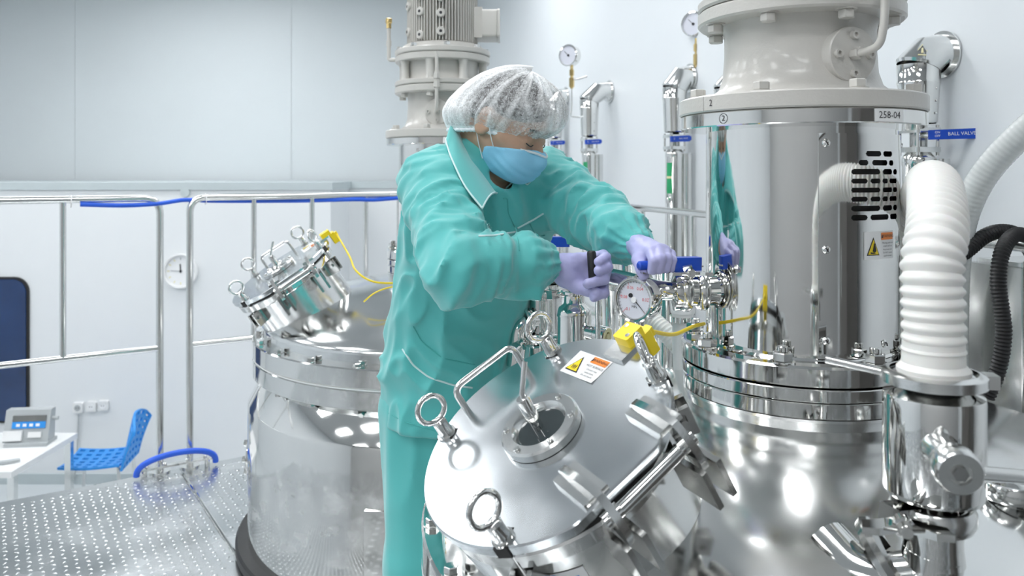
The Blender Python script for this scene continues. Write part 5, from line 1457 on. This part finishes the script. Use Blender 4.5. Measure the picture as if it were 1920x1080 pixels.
# face mask
def mask(p):
    h = hcoord(p)
    o = head(p)-.0045
    g = ellip(h, (.068, 0, -.056), (.054, .064, .052))
    g = smin(g, rcone(h, (.098, 0, -.020), (.112, 0, -.036), .012, .013), .02)
    g = smin(g, o, .008)-.001
    pleat = .0016*np.sin((h[2]+h[0]*.25)*330)*np.clip((h[0]-.02)/.03, 0, 1)
    g = g-pleat*np.clip(1-np.abs(h[2]+.07)/.035, 0, 1)
    inner = g+.004
    # trim: top edge from nose bridge to cheek, bottom under the chin, sides before the ears
    top = h[2]-(-.012-.50*np.maximum(0, .100-h[0]))
    bot = (-.104+.0*h[0])-h[2]
    side = (.010+.10*np.maximum(0, h[2]+.07))-h[0]
    s = g
    return smax(smax(s, top, .002), smax(bot, side, .002), .002)
mk, mpos, mf = sdf_object('face_mask', mask, vt(HC-Vector((.17, .17, .22))), vt(HC+Vector((.20, .17, .10))), .0038, 'mask', person)
mk['label'] = 'light blue pleated face mask'
for s_ in (-1, 1):
    MB().tube(smooth_path([hx_(.030, s_*.062, -.050), hx_(.018, s_*.076, -.030), hx_(.0, s_*.084, -.004)], 5), .0012, 6).build('ear_loop', 'mask_white', mk)
    MB().tube(smooth_path([hx_(.016, s_*.056, -.086), hx_(-.008, s_*.070, -.055), hx_(-.022, s_*.082, -.028)], 5), .0012, 6).build('ear_loop', 'mask_white', mk)
MB().tube(smooth_path([hx_(.082, -.050, -.022), hx_(.106, -.024, -.016), hx_(.121, 0, -.016), hx_(.106, .024, -.016), hx_(.082, .050, -.022)], 6), .0026, 8).build('nose_edge', 'mask_white', mk)

# collar: strip from the neck line to the outer edge, folded over
inn = [P(937, 364, 1.765), P(910, 328, 1.752), P(882, 290, 1.765), P(862, 250, 1.80), P(853, 233, 1.85), P(872, 232, 1.92), P(905, 250, 1.96), P(935, 285, 1.955), P(955, 325, 1.90), P(946, 356, 1.79)]
outer_px = [(900, 394), (872, 355), (851, 314), (841, 287), (838, 258)]
out = [on(JB, x, y, .006, 1.75) for x, y in outer_px]+[P(866, 262, 1.985), P(915, 280, 2.03), P(962, 305, 2.02)]+[on(JB, 992, 332, .006, 1.85), on(JB, 985, 346, .006, 1.80)]
inn = smooth_path(inn, 6); out = smooth_path(out, 6)
vs = []; fs = []; NC = len(inn); NW = 6
for lay in (0, 1):
    for i in range(NC):
        for j in range(NW+1):
            t = j/NW; q = inn[i].lerp(out[i], t)
            q = q+Vector((0, 0, .016*math.sin(PI*t)*.9))+(CAM-q).normalized()*(.008*math.sin(PI*t))
            vs.append(tuple(q-Vector((0, 0, .0035))*lay-(CAM-q).normalized()*.003*lay))
K = NC*(NW+1)
for i in range(NC-1):
    for j in range(NW):
        a, b, c, d = i*(NW+1)+j, i*(NW+1)+j+1, (i+1)*(NW+1)+j+1, (i+1)*(NW+1)+j
        fs += [(a, b, c, d), (d+K, c+K, b+K, a+K)]
    a, d = i*(NW+1), (i+1)*(NW+1); fs.append((a+K, a, d, d+K)); a, d = a+NW, d+NW; fs.append((a, a+K, d+K, d))
for i in (0, NC-1):
    for j in range(NW):
        a, b = i*(NW+1)+j, i*(NW+1)+j+1; fs.append((a, a+K, b+K, b))
colr = MB().add(vs, fs).build('collar', 'teal', jk, ang=60)
MB().tube([Vector(vs[i*(NW+1)+NW]) for i in range(NC)], .0019, 8).build('piping', 'piping', colr)
MB().tube([Vector(vs[j]) for j in range(NW+1)], .0019, 8).build('piping', 'piping', colr)
MB().tube([Vector(vs[(NC-1)*(NW+1)+j]) for j in range(NW+1)], .0019, 8).build('piping', 'piping', colr)
# seams, yoke piping and pockets
piping([(897, 443), (930, 442), (968, 434)]); piping([(970, 428), (1000, 412), (1019, 400)])
piping([(943, 372), (951, 372), (953, 400), (968, 432), (974, 470)], .0012, 'teal_rib', 'placket_seam')
piping([(755, 655), (775, 685), (805, 708), (850, 722), (885, 727)]); piping([(775, 612), (790, 640), (830, 672), (890, 684)], .0016, 'teal_rib', 'pocket_seam')
piping([(993, 420), (1002, 437), (1010, 444), (1021, 441)], .0014, 'teal_rib', 'pocket_flap')
piping([(717, 768), (760, 792), (830, 812)], .0012, 'teal_rib', 'hem_seam')

# gloved hands
def R_(x, y, Y): return vt(P(x, y, Y))
def glove_right(p):
    d = rcone(p, R_(1022, 495, 1.592), R_(1062, 504, 1.600), .024, .027)
    kn = [R_(1110, 483, 1.610), R_(1114, 496, 1.613), R_(1114, 510, 1.611), R_(1108, 524, 1.604)]
    bs = [R_(1062, 492, 1.603), R_(1062, 500, 1.604), R_(1062, 509, 1.603), R_(1062, 518, 1.600)]
    for a, b in zip(bs, kn): d = smin(d, rcone(p, a, b, .0190, .0125), .010)
    d = smin(d, chain(p, [R_(1058, 520, 1.592), R_(1084, 538, 1.585), R_(1104, 545, 1.575), R_(1118, 547, 1.566)], [.019, .0135, .011, .0095], .008), .012)
    fg = [([kn[0], R_(1132, 478, 1.604), R_(1136, 482, 1.574), R_(1122, 491, 1.559)], [.0115, .0102, .0098, .0090]),
          ([kn[1], R_(1137, 494, 1.605), R_(1139, 501, 1.571), R_(1122, 508, 1.556)], [.0120, .0110, .0104, .0096]),
          ([kn[2], R_(1135, 512, 1.601), R_(1132, 524, 1.567), R_(1102, 532, 1.556)], [.0120, .0112, .0108, .0098]),
          ([kn[3], R_(1131, 531, 1.600), R_(1132, 549, 1.574), R_(1114, 557, 1.562)], [.0120, .0110, .0104, .0094])]
    for pts, rr_ in fg: d = smin(d, chain(p, pts, rr_, .004), .0018)
    n = vnoise(p[0]*70, p[1]*70, p[2]*70); n2 = vnoise(p[0]*160, p[1]*60, p[2]*160)
    return d-.0016*(n-.5)-.0010*(ridge(n2)-.4)
gr_, _, _ = sdf_object('glove', glove_right, vt(P(1010, 575, 1.6)-Vector((.0, .09, .02))), vt(P(1155, 455, 1.6)+Vector((.02, .07, .02))), .0026, 'glove', person)
gr_['label'] = 'lavender glove gripping the black lever'
def glove_left(p):
    d = rcone(p, R_(1190, 456, 1.612), R_(1204, 466, 1.575), .022, .025)
    kn = [R_(1222, 474, 1.500), R_(1234, 469, 1.506), R_(1246, 471, 1.516), R_(1256, 478, 1.528)]
    bs = [R_(1202, 472, 1.560), R_(1207, 467, 1.566), R_(1213, 466, 1.570), R_(1217, 468, 1.572)]
    for a, b in zip(bs, kn): d = smin(d, rcone(p, a, b, .0175, .0125), .010)
    d = smin(d, chain(p, [bs[0], R_(1199, 487, 1.520), R_(1204, 506, 1.496), R_(1208, 517, 1.490)], [.0175, .0130, .0105, .0095], .008), .010)
    fg = [([kn[0], R_(1226, 490, 1.466), R_(1223, 507, 1.470)], [.0112, .0100, .0090]), ([kn[1], R_(1238, 486, 1.468), R_(1236, 506, 1.472)], [.0114, .0103, .0092]),
          ([kn[2], R_(1250, 486, 1.479), R_(1248, 504, 1.480)], [.0112, .0100, .0090]), ([kn[3], R_(1259, 489, 1.494), R_(1258, 502, 1.494)], [.0108, .0098, .0088])]
    for pts, rr_ in fg: d = smin(d, chain(p, pts, rr_, .004), .0018)
    n = vnoise(p[0]*70, p[1]*70, p[2]*70); n2 = vnoise(p[0]*160, p[1]*60, p[2]*160)
    return d-.0016*(n-.5)-.0010*(ridge(n2)-.4)
gl_, _, _ = sdf_object('glove', glove_left, vt(P(1170, 540, 1.55)-Vector((.0, .12, .02))), vt(P(1275, 440, 1.55)+Vector((.02, .10, .02))), .0026, 'glove', person)
gl_['label'] = 'lavender glove resting on the blue lever'
